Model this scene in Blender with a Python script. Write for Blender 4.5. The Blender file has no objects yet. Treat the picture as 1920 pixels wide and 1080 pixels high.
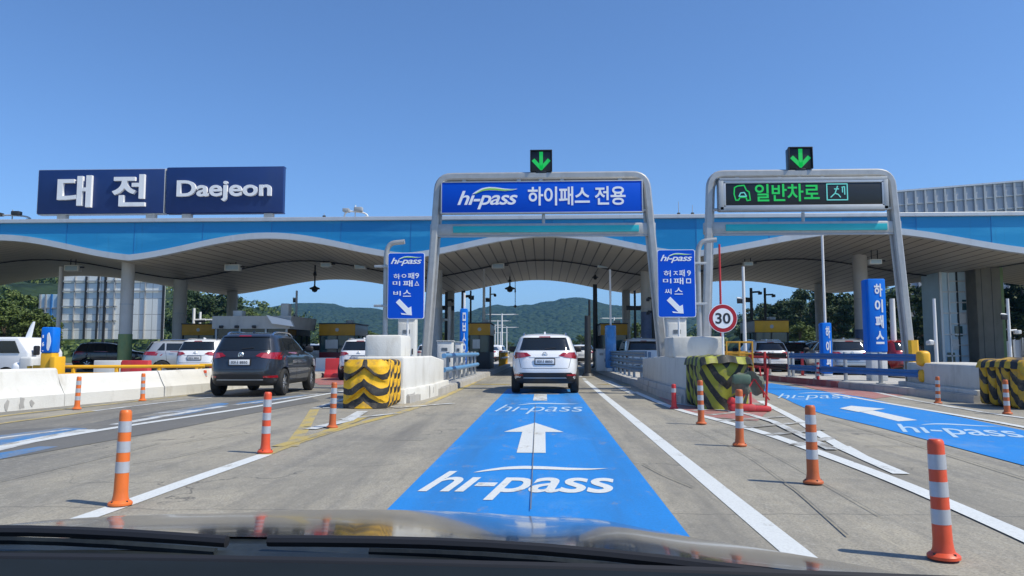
import bpy, bmesh, math, random
from mathutils import Vector, Matrix, noise
random.seed(7)
R = math.radians
scene = bpy.context.scene
COL = scene.collection

# ------------------------------------------------------------------ camera, sky, sun, exposure
F, CAMH, PIT, YAW = 1400.0, 1.2, R(4.78), R(2.45)
cd = bpy.data.cameras.new('camera'); cam = bpy.data.objects.new('camera', cd); COL.objects.link(cam)
cam.location = (0, 0, CAMH); cam.rotation_euler = (math.pi/2 + PIT, 0, YAW)
cd.lens = F/1920*36; cd.sensor_width = 36; cd.clip_start = .05; cd.clip_end = 20000
scene.camera = cam
SUN_EL, SUN_AZ = R(53), R(19)          # sun on the right, a little behind the viewer
sdir = Vector((math.cos(SUN_EL)*math.cos(SUN_AZ), -math.cos(SUN_EL)*math.sin(SUN_AZ), math.sin(SUN_EL)))
w = bpy.data.worlds.new('World'); scene.world = w; w.use_nodes = True
nt = w.node_tree; bg = nt.nodes['Background']
sk = nt.nodes.new('ShaderNodeTexSky'); sk.sky_type = 'NISHITA'; sk.sun_disc = False
sk.sun_elevation = SUN_EL; sk.sun_rotation = math.atan2(sdir.x, sdir.y)
sk.altitude = 100; sk.air_density = 0.92; sk.dust_density = 0.5; sk.ozone_density = 10.0
nt.links.new(sk.outputs[0], bg.inputs[0]); bg.inputs[1].default_value = 0.15
sl = bpy.data.lights.new('sun', 'SUN'); sl.energy = 4.2; sl.angle = R(.5); sl.color = (1, .93, .77)
so = bpy.data.objects.new('sun', sl); COL.objects.link(so); so.rotation_euler = (-sdir).to_track_quat('-Z', 'Y').to_euler()
so.location = (30, -10, 60)
vs = scene.view_settings; vs.view_transform = 'Standard'; vs.look = 'None'; vs.exposure = 0.22; vs.gamma = 1

# ------------------------------------------------------------------ measuring helpers (photo survey -> metres)
def ray(px, py):
    x, y, z = (px-960)/F, -(py-540)/F, -1
    a = math.pi/2 + PIT
    y, z = y*math.cos(a) - z*math.sin(a), y*math.sin(a) + z*math.cos(a)
    c, s = math.cos(YAW), math.sin(YAW)
    return x*c - y*s, x*s + y*c, z
def G(px, py, h=0):
    d = ray(px, py); t = (h-CAMH)/d[2]; return d[0]*t, d[1]*t
def P(px, py, Y):
    d = ray(px, py); t = Y/d[1]; return d[0]*t, CAMH + d[2]*t     # X, Z

# ------------------------------------------------------------------ materials
MATS = {}
def mat(name, col, rough=.5, metal=0, var=.12, scale=4, bump=0, bscale=40, coat=0, dirt=None, dscale=2, damt=.5, emit=None, spec=.5):
    if name in MATS: return MATS[name]
    m = bpy.data.materials.new(name); m.use_nodes = True; MATS[name] = m
    t = m.node_tree; b = t.nodes['Principled BSDF']; N = t.nodes.new; L = t.links.new
    b.inputs['Roughness'].default_value = rough; b.inputs['Metallic'].default_value = metal
    b.inputs['Coat Weight'].default_value = coat; b.inputs['Coat Roughness'].default_value = .03
    b.inputs['Specular IOR Level'].default_value = spec
    tc = N('ShaderNodeTexCoord')
    n = N('ShaderNodeTexNoise'); n.inputs['Scale'].default_value = scale; n.inputs['Detail'].default_value = 6
    L(tc.outputs['Object'], n.inputs['Vector'])
    mx = N('ShaderNodeMix'); mx.data_type = 'RGBA'
    mx.inputs['A'].default_value = [c*(1-var) for c in col[:3]] + [1]; mx.inputs['B'].default_value = [min(1, c*(1+var)) for c in col[:3]] + [1]
    L(n.outputs['Fac'], mx.inputs['Factor']); out = mx.outputs['Result']
    if dirt:
        n2 = N('ShaderNodeTexNoise'); n2.inputs['Scale'].default_value = dscale; n2.inputs['Detail'].default_value = 8; n2.inputs['Roughness'].default_value = .65
        mp = N('ShaderNodeMapping'); mp.inputs['Scale'].default_value = (1, 1, .35); L(tc.outputs['Object'], mp.inputs[0]); L(mp.outputs[0], n2.inputs['Vector'])
        rp = N('ShaderNodeMapRange'); rp.inputs['From Min'].default_value = .52; rp.inputs['From Max'].default_value = .75; rp.inputs['To Max'].default_value = damt
        L(n2.outputs['Fac'], rp.inputs['Value'])
        m2 = N('ShaderNodeMix'); m2.data_type = 'RGBA'; L(rp.outputs[0], m2.inputs['Factor']); L(out, m2.inputs['A']); m2.inputs['B'].default_value = list(dirt) + [1]
        out = m2.outputs['Result']
    L(out, b.inputs['Base Color'])
    if bump:
        n3 = N('ShaderNodeTexNoise'); n3.inputs['Scale'].default_value = bscale; n3.inputs['Detail'].default_value = 5; L(tc.outputs['Object'], n3.inputs['Vector'])
        bp = N('ShaderNodeBump'); bp.inputs['Strength'].default_value = bump; bp.inputs['Distance'].default_value = .02
        L(n3.outputs['Fac'], bp.inputs['Height']); L(bp.outputs[0], b.inputs['Normal'])
    if emit:
        b.inputs['Emission Color'].default_value = list(emit[:3]) + [1]; b.inputs['Emission Strength'].default_value = emit[3]
    return m

M_STEEL = mat('galvanised_steel', (.43, .43, .42), .42, .4, .2, 5, bump=.05, dirt=(.25, .22, .19), dscale=3, damt=.3)
M_POLE = mat('grey_painted_steel', (.4, .42, .43), .45, .2, .12, 4, dirt=(.2, .18, .16), damt=.3)
M_WHITEPOLE = mat('white_painted_steel', (.75, .75, .74), .45, 0, .08, 4, dirt=(.4, .37, .33), damt=.4)
M_DARK = mat('dark_metal', (.03, .032, .035), .5, .2)
M_BLACK = mat('black_plastic', (.015, .015, .017), .55, 0, .2, 10)
M_CONC = mat('concrete', (.38, .37, .35), .85, 0, .15, 3, bump=.3, bscale=60, dirt=(.16, .15, .13), dscale=1.5, damt=.6)
M_KERB = mat('kerb_concrete', (.42, .41, .39), .85, 0, .18, 2.5, bump=.35, bscale=50, dirt=(.14, .13, .11), dscale=2.2, damt=.75)
M_BARR = mat('whitewashed_concrete', (.64, .635, .60), .75, 0, .10, 2, bump=.3, bscale=25, dirt=(.36, .33, .27), dscale=1.8, damt=.7)
M_BARRG = mat('weathered_white_concrete', (.55, .54, .50), .75, 0, .1, 2, bump=.25, bscale=30, dirt=(.3, .28, .25), dscale=2.2, damt=.65)
M_COLUMN = mat('column_concrete', (.50, .49, .46), .75, 0, .1, 2, bump=.15, dirt=(.24, .22, .2), dscale=1.5, damt=.6)
M_FASCIA = mat('sky_blue_fascia', (.016, .235, .52), .3, 0, .10, .35, coat=.1, spec=.3, dirt=(.10, .42, .72), dscale=.35, damt=.45)
def fascia_mat():
    m = newmat('sky_blue_fascia_sheets'); b, N, L = nodes(m); tc = N('ShaderNodeTexCoord'); pos = tc.outputs['Object']
    sep = N('ShaderNodeSeparateXYZ'); L(pos, sep.inputs[0])
    wn = N('ShaderNodeTexWhiteNoise'); wn.noise_dimensions = '1D'
    L(math_n(N, L, 'FLOOR', math_n(N, L, 'MULTIPLY', math_n(N, L, 'ADD', sep.outputs[0], -.4), 1/3.27)), wn.inputs['W'])
    c = mixc(N, L, wn.outputs['Value'], (.010, .20, .47), (.022, .28, .56))
    c = mixc(N, L, ramp(N, L, noise_n(N, L, pos, .5, 4, .6, (.35, 1, 2.2)), .52, .66, 0, .55), c, (.05, .37, .66))  # sheet gloss painted into the colour as paler horizontal streaks
    c = mixc(N, L, ramp(N, L, noise_n(N, L, pos, 1.5, 6, .7, (2.5, 1, .25)), .58, .75, 0, .35), c, (.03, .12, .25))
    L(c, b.inputs['Base Color']); b.inputs['Roughness'].default_value = .3; b.inputs['Specular IOR Level'].default_value = .35
    return m
M_TRIM = mat('pale_aluminium_trim', (.55, .57, .59), .4, .35, .08, 1.5, dirt=(.35, .34, .33), damt=.4)
M_SIGNB = mat('sign_blue', (.002, .085, .60), .45, 0, .05, 2, spec=.15)
M_NAVY = mat('navy_sign_panel', (.008, .034, .15), .5, 0, .12, 1.2, dirt=(.02, .045, .14), dscale=.8, damt=.6)
M_LETTER = mat('white_letter', (.88, .89, .90), .4, 0, .05, 4, dirt=(.55, .55, .55), damt=.3)
M_GREENSW = mat('green_swoosh', (.28, .62, .06), .4, 0, .05)
M_ALU = mat('sign_back_aluminium', (.5, .51, .52), .4, .6)
M_LED = mat('green_led', (.005, .2, .03), .5, 0, .02, emit=(.01, 1, .2, .3))
M_LEDC = mat('cyan_led', (.1, .4, .4), .5, 0, .02, emit=(.22, .9, .8, .3))
M_LEDBOARD = mat('led_board_black', (.012, .014, .015), .35, 0, .2, 30)
M_TEAL = mat('teal_light_strip', (.02, .32, .40), .25, 0, .25, .8, emit=(.0, .6, .5, .06))
M_BLUEPAINT = mat('blue_steel_paint', (.03, .16, .42), .38, .1, .15, 3, dirt=(.12, .16, .22), damt=.5)
M_BLUEBOX = mat('blue_cabinet_paint', (.006, .17, .70), .4, 0, .1, 2, spec=.2, dirt=(.1, .2, .5), damt=.4)
M_RAILGREY = mat('blue_grey_rail', (.10, .17, .27), .45, .2, .15, 3, dirt=(.2, .2, .2), damt=.5)
M_YELLOW = mat('safety_yellow', (.78, .42, .015), .5, 0, .12, 3, dirt=(.3, .2, .05), damt=.4)
M_BOOTHY = mat('booth_yellow_panel', (.55, .28, .015), .5, 0, .12, 2, dirt=(.3, .17, .03), damt=.5)
M_RED = mat('faded_red_paint', (.55, .035, .04), .55, 0, .15, 3, dirt=(.35, .15, .13), damt=.5)
M_MAROON = mat('maroon_panel', (.16, .012, .02), .45, 0, .15, 2)
M_ORANGE = mat('orange_plastic', (.72, .16, .025), .42, 0, .1, 6, bump=.05, dirt=(.42, .12, .05), dscale=6, damt=.5)
M_REDORANGE = mat('red_orange_plastic', (.68, .085, .03), .42, 0, .1, 6, bump=.05, dirt=(.36, .08, .04), dscale=6, damt=.5)
M_ORANGE2 = mat('dull_orange_plastic', (.50, .115, .03), .5, 0, .14, 6, bump=.08, dirt=(.22, .08, .04), dscale=5, damt=.65)
M_REFL = mat('reflective_band', (.47, .49, .53), .3, .25, .12, 20, dirt=(.4, .4, .4), dscale=10, damt=.5)
M_GLASS = mat('dark_window_glass', (.012, .016, .02), .05, 0, .2, 1, coat=.3)
M_BGLASS = mat('booth_glass', (.03, .075, .08), .06, 0, .5, 1.2, coat=.2)
M_PANEGL = mat('pale_glass_panel', (.48, .64, .74), .25, 0, .3, .7, spec=.3)
M_CHROME = mat('chrome', (.75, .76, .78), .12, 1, .03)
M_TYRE = mat('tyre_rubber', (.018, .018, .018), .8, 0, .15, 10)
M_RIM = mat('alloy_rim', (.55, .56, .58), .25, .85, .05)
M_WHITECAR = mat('white_car_paint', (.78, .79, .80), .25, 0, .02, 2, coat=.8)
M_GREYCAR = mat('dark_grey_car_paint', (.032, .037, .047), .3, .45, .05, 2, coat=1)
M_SILVERCAR = mat('silver_car_paint', (.42, .44, .46), .28, .5, .04, 2, coat=.8)
M_BLACKCAR = mat('black_car_paint', (.015, .016, .02), .25, .2, .04, 2, coat=1)
M_REDCAR = mat('red_car_paint', (.30, .015, .02), .25, .1, .04, 2, coat=1)
M_TAIL = mat('tail_lamp_red', (.27, .004, .010), .12, 0, .25, 12, coat=1)
M_TAILC = mat('tail_lamp_clear', (.42, .07, .08), .12, 0, .3, 14, coat=1)
M_PLATE = mat('number_plate', (.72, .74, .76), .35, 0, .05)
M_INK = mat('plate_ink', (.02, .022, .03), .5)
M_SOFTWHITE = mat('off_white_cabinet', (.62, .63, .62), .5, 0, .08, 3, dirt=(.36, .34, .3), damt=.5)
M_LAMPBOX = mat('floodlight_housing', (.78, .82, .79), .5, 0, .1, 5)
M_REDRING = mat('sign_red', (.42, .01, .02), .4, 0, .06)

def nodes(m):
    t = m.node_tree
    return t.nodes['Principled BSDF'], t.nodes.new, t.links.new
def newmat(name):
    m = bpy.data.materials.new(name); m.use_nodes = True; return m
def math_n(N, L, op, a, b=None, c=None):
    n = N('ShaderNodeMath'); n.operation = op
    for i, v in enumerate((a, b, c)):
        if v is None: continue
        if isinstance(v, (int, float)): n.inputs[i].default_value = v
        else: L(v, n.inputs[i])
    return n.outputs[0]
def mixc(N, L, fac, a, b):
    n = N('ShaderNodeMix'); n.data_type = 'RGBA'
    for k, v in (('Factor', fac), ('A', a), ('B', b)):
        if isinstance(v, (int, float)): n.inputs[k].default_value = v
        elif isinstance(v, (tuple, list)): n.inputs[k].default_value = list(v) + [1]
        else: L(v, n.inputs[k])
    return n.outputs['Result']
def noise_n(N, L, vec, scale, detail=5, rough=.55, stretch=None):
    if stretch:
        mp = N('ShaderNodeMapping'); mp.inputs['Scale'].default_value = stretch; L(vec, mp.inputs[0]); vec = mp.outputs[0]
    n = N('ShaderNodeTexNoise'); n.inputs['Scale'].default_value = scale; n.inputs['Detail'].default_value = detail; n.inputs['Roughness'].default_value = rough
    L(vec, n.inputs['Vector']); return n.outputs['Fac']
def ramp(N, L, v, a, b, lo=0, hi=1):
    n = N('ShaderNodeMapRange'); L(v, n.inputs['Value'])
    for k, x in (('From Min', a), ('From Max', b), ('To Min', lo), ('To Max', hi)): n.inputs[k].default_value = x
    return n.outputs[0]

def road_colour(N, L, pos):
    """worn concrete carriageway: slabs, stains, tyre streaks, grit"""
    sep = N('ShaderNodeSeparateXYZ'); L(pos, sep.inputs[0]); X, Y = sep.outputs[0], sep.outputs[1]
    big = noise_n(N, L, pos, .22, 4)
    mid = noise_n(N, L, pos, 1.1, 7, .65)
    streak = noise_n(N, L, pos, 2.6, 5, .6, (1, .06, 1))
    grit = noise_n(N, L, pos, 55, 4, .7)
    grit2 = noise_n(N, L, pos, 16, 6, .75, (1, .5, 1))
    c = mixc(N, L, ramp(N, L, big, .35, .65), (.305, .285, .232), (.375, .345, .278))
    # the lane on the left is darker asphalt
    asp = ramp(N, L, math_n(N, L, 'ADD', X, math_n(N, L, 'MULTIPLY', big, 1.6)), -3.3, -5.2)
    c = mixc(N, L, math_n(N, L, 'MULTIPLY', asp, .9), c, (.185, .18, .16))
    c = mixc(N, L, ramp(N, L, mid, .45, .70, 0, .7), c, (.185, .178, .155))
    c = mixc(N, L, ramp(N, L, noise_n(N, L, pos, .45, 6, .7, (1, .35, 1)), .46, .64, 0, .85), c, (.43, .39, .30))
    c = mixc(N, L, ramp(N, L, streak, .50, .70, 0, .6), c, (.165, .16, .148))
    weave = noise_n(N, L, pos, 9, 5, .7, (1.6, .35, 1)); c = mixc(N, L, ramp(N, L, weave, .50, .72, 0, .5), c, (.15, .145, .13))
    c = mixc(N, L, ramp(N, L, grit2, .5, .72, 0, .6), c, (.47, .45, .39))
    c = mixc(N, L, ramp(N, L, grit, .42, .68, 0, .7), c, (.12, .115, .105))
    for xc, wd in ((-2.05, .45), (1.18, .35), (3.3, .6), (-6.6, .5), (-8.4, .5)):      # tyre tracks
        d = math_n(N, L, 'ABSOLUTE', math_n(N, L, 'SUBTRACT', math_n(N, L, 'ADD', X, math_n(N, L, 'MULTIPLY', mid, .5)), xc+.25))
        k = math_n(N, L, 'MULTIPLY', ramp(N, L, d, wd, 0, 0, .75), ramp(N, L, streak, .35, .62, 0, 1)); c = mixc(N, L, k, c, (.15, .143, .125))
    # slab joints across and a few cracks
    wob = noise_n(N, L, pos, 1.5, 4)
    yy = math_n(N, L, 'ADD', Y, math_n(N, L, 'MULTIPLY', wob, .25))
    fr = math_n(N, L, 'FRACT', math_n(N, L, 'MULTIPLY', yy, 1/5.8))
    joint = math_n(N, L, 'LESS_THAN', fr, .0035)
    vo = N('ShaderNodeTexVoronoi'); vo.feature = 'DISTANCE_TO_EDGE'; vo.inputs['Scale'].default_value = .33
    dv = N('ShaderNodeVectorMath'); dv.operation = 'ADD'; L(pos, dv.inputs[0])
    nn = N('ShaderNodeTexNoise'); nn.inputs['Scale'].default_value = 1.8; nn.inputs['Detail'].default_value = 7; L(pos, nn.inputs['Vector']); L(nn.outputs['Color'], dv.inputs[1])
    L(dv.outputs[0], vo.inputs['Vector'])
    crack = math_n(N, L, 'MULTIPLY', math_n(N, L, 'LESS_THAN', vo.outputs[0], .0035), ramp(N, L, noise_n(N, L, pos, .35, 2), .52, .56))
    dk = math_n(N, L, 'MAXIMUM', math_n(N, L, 'MULTIPLY', joint, .55), math_n(N, L, 'MULTIPLY', crack, .7))
    c = mixc(N, L, dk, c, (.07, .068, .065))
    return c, grit, sep
def make_road():
    m = newmat('worn_concrete_road'); b, N, L = nodes(m)
    geo = N('ShaderNodeNewGeometry')
    c, grit, sep = road_colour(N, L, geo.outputs['Position'])
    L(c, b.inputs['Base Color']); b.inputs['Roughness'].default_value = .8
    bp = N('ShaderNodeBump'); bp.inputs['Strength'].default_value = .35; bp.inputs['Distance'].default_value = .01
    L(grit, bp.inputs['Height']); L(bp.outputs[0], b.inputs['Normal'])
    return m
def paint_mat(name, col, wear=.5, cover=.9, rough=.6, sc=3.2, tracks=False):
    """road paint, worn through to the concrete in patches"""
    m = newmat(name); b, N, L = nodes(m)
    geo = N('ShaderNodeNewGeometry'); pos = geo.outputs['Position']
    c, grit, sep = road_colour(N, L, pos)
    n1 = noise_n(N, L, pos, sc, 9, .72, (1, .45, 1)); n2 = noise_n(N, L, pos, 48, 4, .7); n3 = noise_n(N, L, pos, .5, 3)
    tone = mixc(N, L, n3, [x*.9 for x in col], [min(1, x*1.12) for x in col])
    tone = mixc(N, L, ramp(N, L, n2, .45, .7, 0, .45), tone, [x*.6 for x in col])
    tone = mixc(N, L, ramp(N, L, noise_n(N, L, pos, .9, 6, .7, (1, .3, 1)), .55, .75, 0, .30), tone, (.40, .46, .50))
    if tracks:
        st = noise_n(N, L, pos, 2.2, 6, .65, (1, .08, 1))
        for xc in (-.80, .62):
            d = math_n(N, L, 'ABSOLUTE', math_n(N, L, 'SUBTRACT', math_n(N, L, 'ADD', sep.outputs[0], math_n(N, L, 'MULTIPLY', n3, .4)), xc+.2))
            tone = mixc(N, L, math_n(N, L, 'MULTIPLY', ramp(N, L, d, .34, 0, 0, .55), ramp(N, L, st, .35, .65)), tone, (.035, .10, .20))
        tone = mixc(N, L, ramp(N, L, noise_n(N, L, pos, 1.3, 7, .7), .56, .72, 0, .35), tone, (.10, .30, .55))
    k = math_n(N, L, 'ADD', math_n(N, L, 'MULTIPLY', n1, .8), math_n(N, L, 'MULTIPLY', n2, .2))
    fac = ramp(N, L, k, wear, wear+.13, 1-cover, 1)
    L(mixc(N, L, fac, tone, c), b.inputs['Base Color']); b.inputs['Roughness'].default_value = rough
    bp = N('ShaderNodeBump'); bp.inputs['Strength'].default_value = .2; bp.inputs['Distance'].default_value = .008
    L(grit, bp.inputs['Height']); L(bp.outputs[0], b.inputs['Normal'])
    return m
M_ROAD = make_road()
M_PBLUE = paint_mat('blue_lane_paint', (.010, .215, .62), .57, .99, tracks=True)
M_PBLUEW = paint_mat('worn_blue_lane_paint', (.02, .19, .48), .43, .95, .6, .55)
M_PWHITE = paint_mat('white_road_paint', (.64, .67, .67), .56, .97)
M_PWHITEW = paint_mat('worn_white_road_paint', (.62, .65, .66), .47, .9)
M_PFAINT = paint_mat('faded_white_on_blue', (.42, .58, .74), .62, .97)
M_PYELLOW = paint_mat('yellow_road_paint', (.50, .38, .10), .47, .9)
M_PWHITEG = paint_mat('half_gone_white_paint', (.58, .60, .60), .41, .85)
M_PRED = paint_mat('faded_red_road_paint', (.40, .14, .13), .50, .85)
M_TAR = paint_mat('tar_joint', (.10, .098, .09), .50, .8, .7)

def chevron_mat(name, ya, kb, period, duty, slant, jitter=.12):
    """hazard stripes in object space: chevrons on the nose, slanted bands along the flanks"""
    m = newmat(name); b, N, L = nodes(m)
    tc = N('ShaderNodeTexCoord'); pos = tc.outputs['Object']
    sep = N('ShaderNodeSeparateXYZ'); L(pos, sep.inputs[0]); X, Y, Z = sep.outputs
    n1 = noise_n(N, L, pos, 3.2, 4)
    t = math_n(N, L, 'ADD', Z, math_n(N, L, 'MULTIPLY', math_n(N, L, 'ABSOLUTE', X), slant))
    t = math_n(N, L, 'ADD', t, math_n(N, L, 'MULTIPLY', Y, -1.1))
    t = math_n(N, L, 'ADD', t, math_n(N, L, 'MULTIPLY', n1, jitter))
    s = math_n(N, L, 'LESS_THAN', math_n(N, L, 'FRACT', math_n(N, L, 'DIVIDE', t, period)), duty)
    ny = noise_n(N, L, pos, 5, 6, .7)
    yc = mixc(N, L, ramp(N, L, ny, .45, .7, 0, .6), ya, [x*.55 for x in ya])
    c = mixc(N, L, s, yc, kb)
    L(mixc(N, L, ramp(N, L, noise_n(N, L, pos, 4.5, 9, .75), .50, .68, 0, .75), c, (.17, .14, .10)), b.inputs['Base Color'])
    b.inputs['Roughness'].default_value = .65
    bp = N('ShaderNodeBump'); bp.inputs['Strength'].default_value = .25; bp.inputs['Distance'].default_value = .03
    L(ny, bp.inputs['Height']); L(bp.outputs[0], b.inputs['Normal'])
    return m
M_CHEV = chevron_mat('yellow_black_hazard', (.82, .46, .01), (.02, .02, .02), .31, .42, .8, .04)
M_CHEVG = chevron_mat('green_yellow_black_hazard', (.30, .32, .03), (.018, .022, .02), .42, .50, -.9, .12)
M_CHEVD = chevron_mat('dirty_yellow_black_hazard', (.62, .36, .015), (.02, .02, .02), .40, .48, .9, .25)

M_FASCIA = fascia_mat()
def soffit_mat():
    m = newmat('strip_soffit'); b, N, L = nodes(m)
    tc = N('ShaderNodeTexCoord'); pos = tc.outputs['Object']
    sep = N('ShaderNodeSeparateXYZ'); L(pos, sep.inputs[0])
    n = noise_n(N, L, pos, .3, 5, .6, (1, .4, 1)); n2 = noise_n(N, L, pos, 1.6, 7, .7, (.5, 1, 1))
    c = mixc(N, L, n, (.32, .295, .245), (.45, .415, .34))
    c = mixc(N, L, ramp(N, L, n2, .55, .75, 0, .6), c, (.27, .24, .21))
    fr = math_n(N, L, 'FRACT', math_n(N, L, 'MULTIPLY', sep.outputs[0], 1/.52))
    ln = math_n(N, L, 'LESS_THAN', fr, .13)
    c = mixc(N, L, math_n(N, L, 'MULTIPLY', ln, .9), c, (.05, .045, .04))
    L(c, b.inputs['Base Color']); b.inputs['Roughness'].default_value = .55
    return m
M_SOFFIT = soffit_mat()
def panelwall_mat(name, base, line, gx, gz, rough=.4, vertical=False):
    m = newmat(name); b, N, L = nodes(m)
    tc = N('ShaderNodeTexCoord'); pos = tc.outputs['Object']
    sep = N('ShaderNodeSeparateXYZ'); L(pos, sep.inputs[0])
    n = noise_n(N, L, pos, .5, 6, .65, (1, 1, .4))
    c = mixc(N, L, n, [x*.8 for x in base], [min(1, x*1.15) for x in base])
    fx = math_n(N, L, 'LESS_THAN', math_n(N, L, 'FRACT', math_n(N, L, 'MULTIPLY', sep.outputs[0], 1/gx)), .06)
    fz = math_n(N, L, 'LESS_THAN', math_n(N, L, 'FRACT', math_n(N, L, 'MULTIPLY', sep.outputs[2], 1/gz)), .05)
    k = math_n(N, L, 'MAXIMUM', fx, fz)
    L(mixc(N, L, math_n(N, L, 'MULTIPLY', k, .6), c, line), b.inputs['Base Color']); b.inputs['Roughness'].default_value = rough
    return m
M_PANELW = panelwall_mat('pale_wall_panels', (.74, .77, .75), (.22, .22, .21), 1.35, 1.6)
M_NOISEW = panelwall_mat('grey_noise_wall_panels', (.46, .48, .52), (.25, .27, .3), .55, 2.2)

def leaf_mat(name, dark, light, rough=.6):
    m = newmat(name); b, N, L = nodes(m)
    geo = N('ShaderNodeNewGeometry'); oi = N('ShaderNodeObjectInfo')
    n = noise_n(N, L, geo.outputs['Position'], .25, 3)
    c = mixc(N, L, geo.outputs['Random Per Island'], dark, light)
    c = mixc(N, L, math_n(N, L, 'MULTIPLY', n, .5), c, [x*.5 for x in dark])
    L(c, b.inputs['Base Color']); b.inputs['Roughness'].default_value = rough
    b.inputs['Transmission Weight'].default_value = 0
    b.inputs['Specular IOR Level'].default_value = .25
    return m
M_LEAF = leaf_mat('broadleaf_foliage', (.045, .080, .018), (.155, .205, .05))
M_LEAFD = leaf_mat('dark_pine_foliage', (.018, .040, .014), (.06, .095, .03))
M_BARK = mat('bark', (.10, .075, .055), .9, 0, .3, 6, bump=.5)
def hill_mat():
    m = newmat('wooded_hill'); b, N, L = nodes(m)
    geo = N('ShaderNodeNewGeometry'); pos = geo.outputs['Position']
    v = N('ShaderNodeTexVoronoi'); v.inputs['Scale'].default_value = .085; L(pos, v.inputs['Vector'])
    v2 = N('ShaderNodeTexVoronoi'); v2.inputs['Scale'].default_value = .19; L(pos, v2.inputs['Vector'])
    n = noise_n(N, L, pos, .012, 5); 
    sepc = N('ShaderNodeSeparateColor'); L(v.outputs['Color'], sepc.inputs[0])
    c = mixc(N, L, sepc.outputs[0], (.020, .040, .022), (.046, .074, .036))
    c = mixc(N, L, ramp(N, L, n, .4, .65), c, (.034, .056, .028))
    L(c, b.inputs['Base Color']); b.inputs['Roughness'].default_value = .9; b.inputs['Specular IOR Level'].default_value = .1
    bp = N('ShaderNodeBump'); bp.inputs['Strength'].default_value = 1; bp.inputs['Distance'].default_value = 6; bp.invert = True
    L(math_n(N, L, 'ADD', v.outputs['Distance'], math_n(N, L, 'MULTIPLY', v2.outputs['Distance'], .5)), bp.inputs['Height']); L(bp.outputs[0], b.inputs['Normal'])
    return m
M_HILL = hill_mat()
M_GRASS = mat('verge_grass', (.07, .10, .03), .9, 0, .4, .4)

# ------------------------------------------------------------------ object helpers
def thing(name, label, cat, loc=(0, 0, 0), rz=0, group=None):
    o = bpy.data.objects.new(name, None); COL.objects.link(o); o.empty_display_size = .2
    o.location = loc; o.rotation_euler = (0, 0, rz); o['label'] = label; o['category'] = cat
    if group: o['group'] = group
    return o
def tag(o, label, cat, group=None):
    o['label'] = label; o['category'] = cat
    if group: o['group'] = group
    return o
def struct(o, kind='structure'): o['kind'] = kind; return o
def smooth(me, ang=40):
    me.shade_smooth() if hasattr(me, 'shade_smooth') else None
    try: me.set_sharp_from_angle(angle=R(ang))
    except Exception: pass

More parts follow.
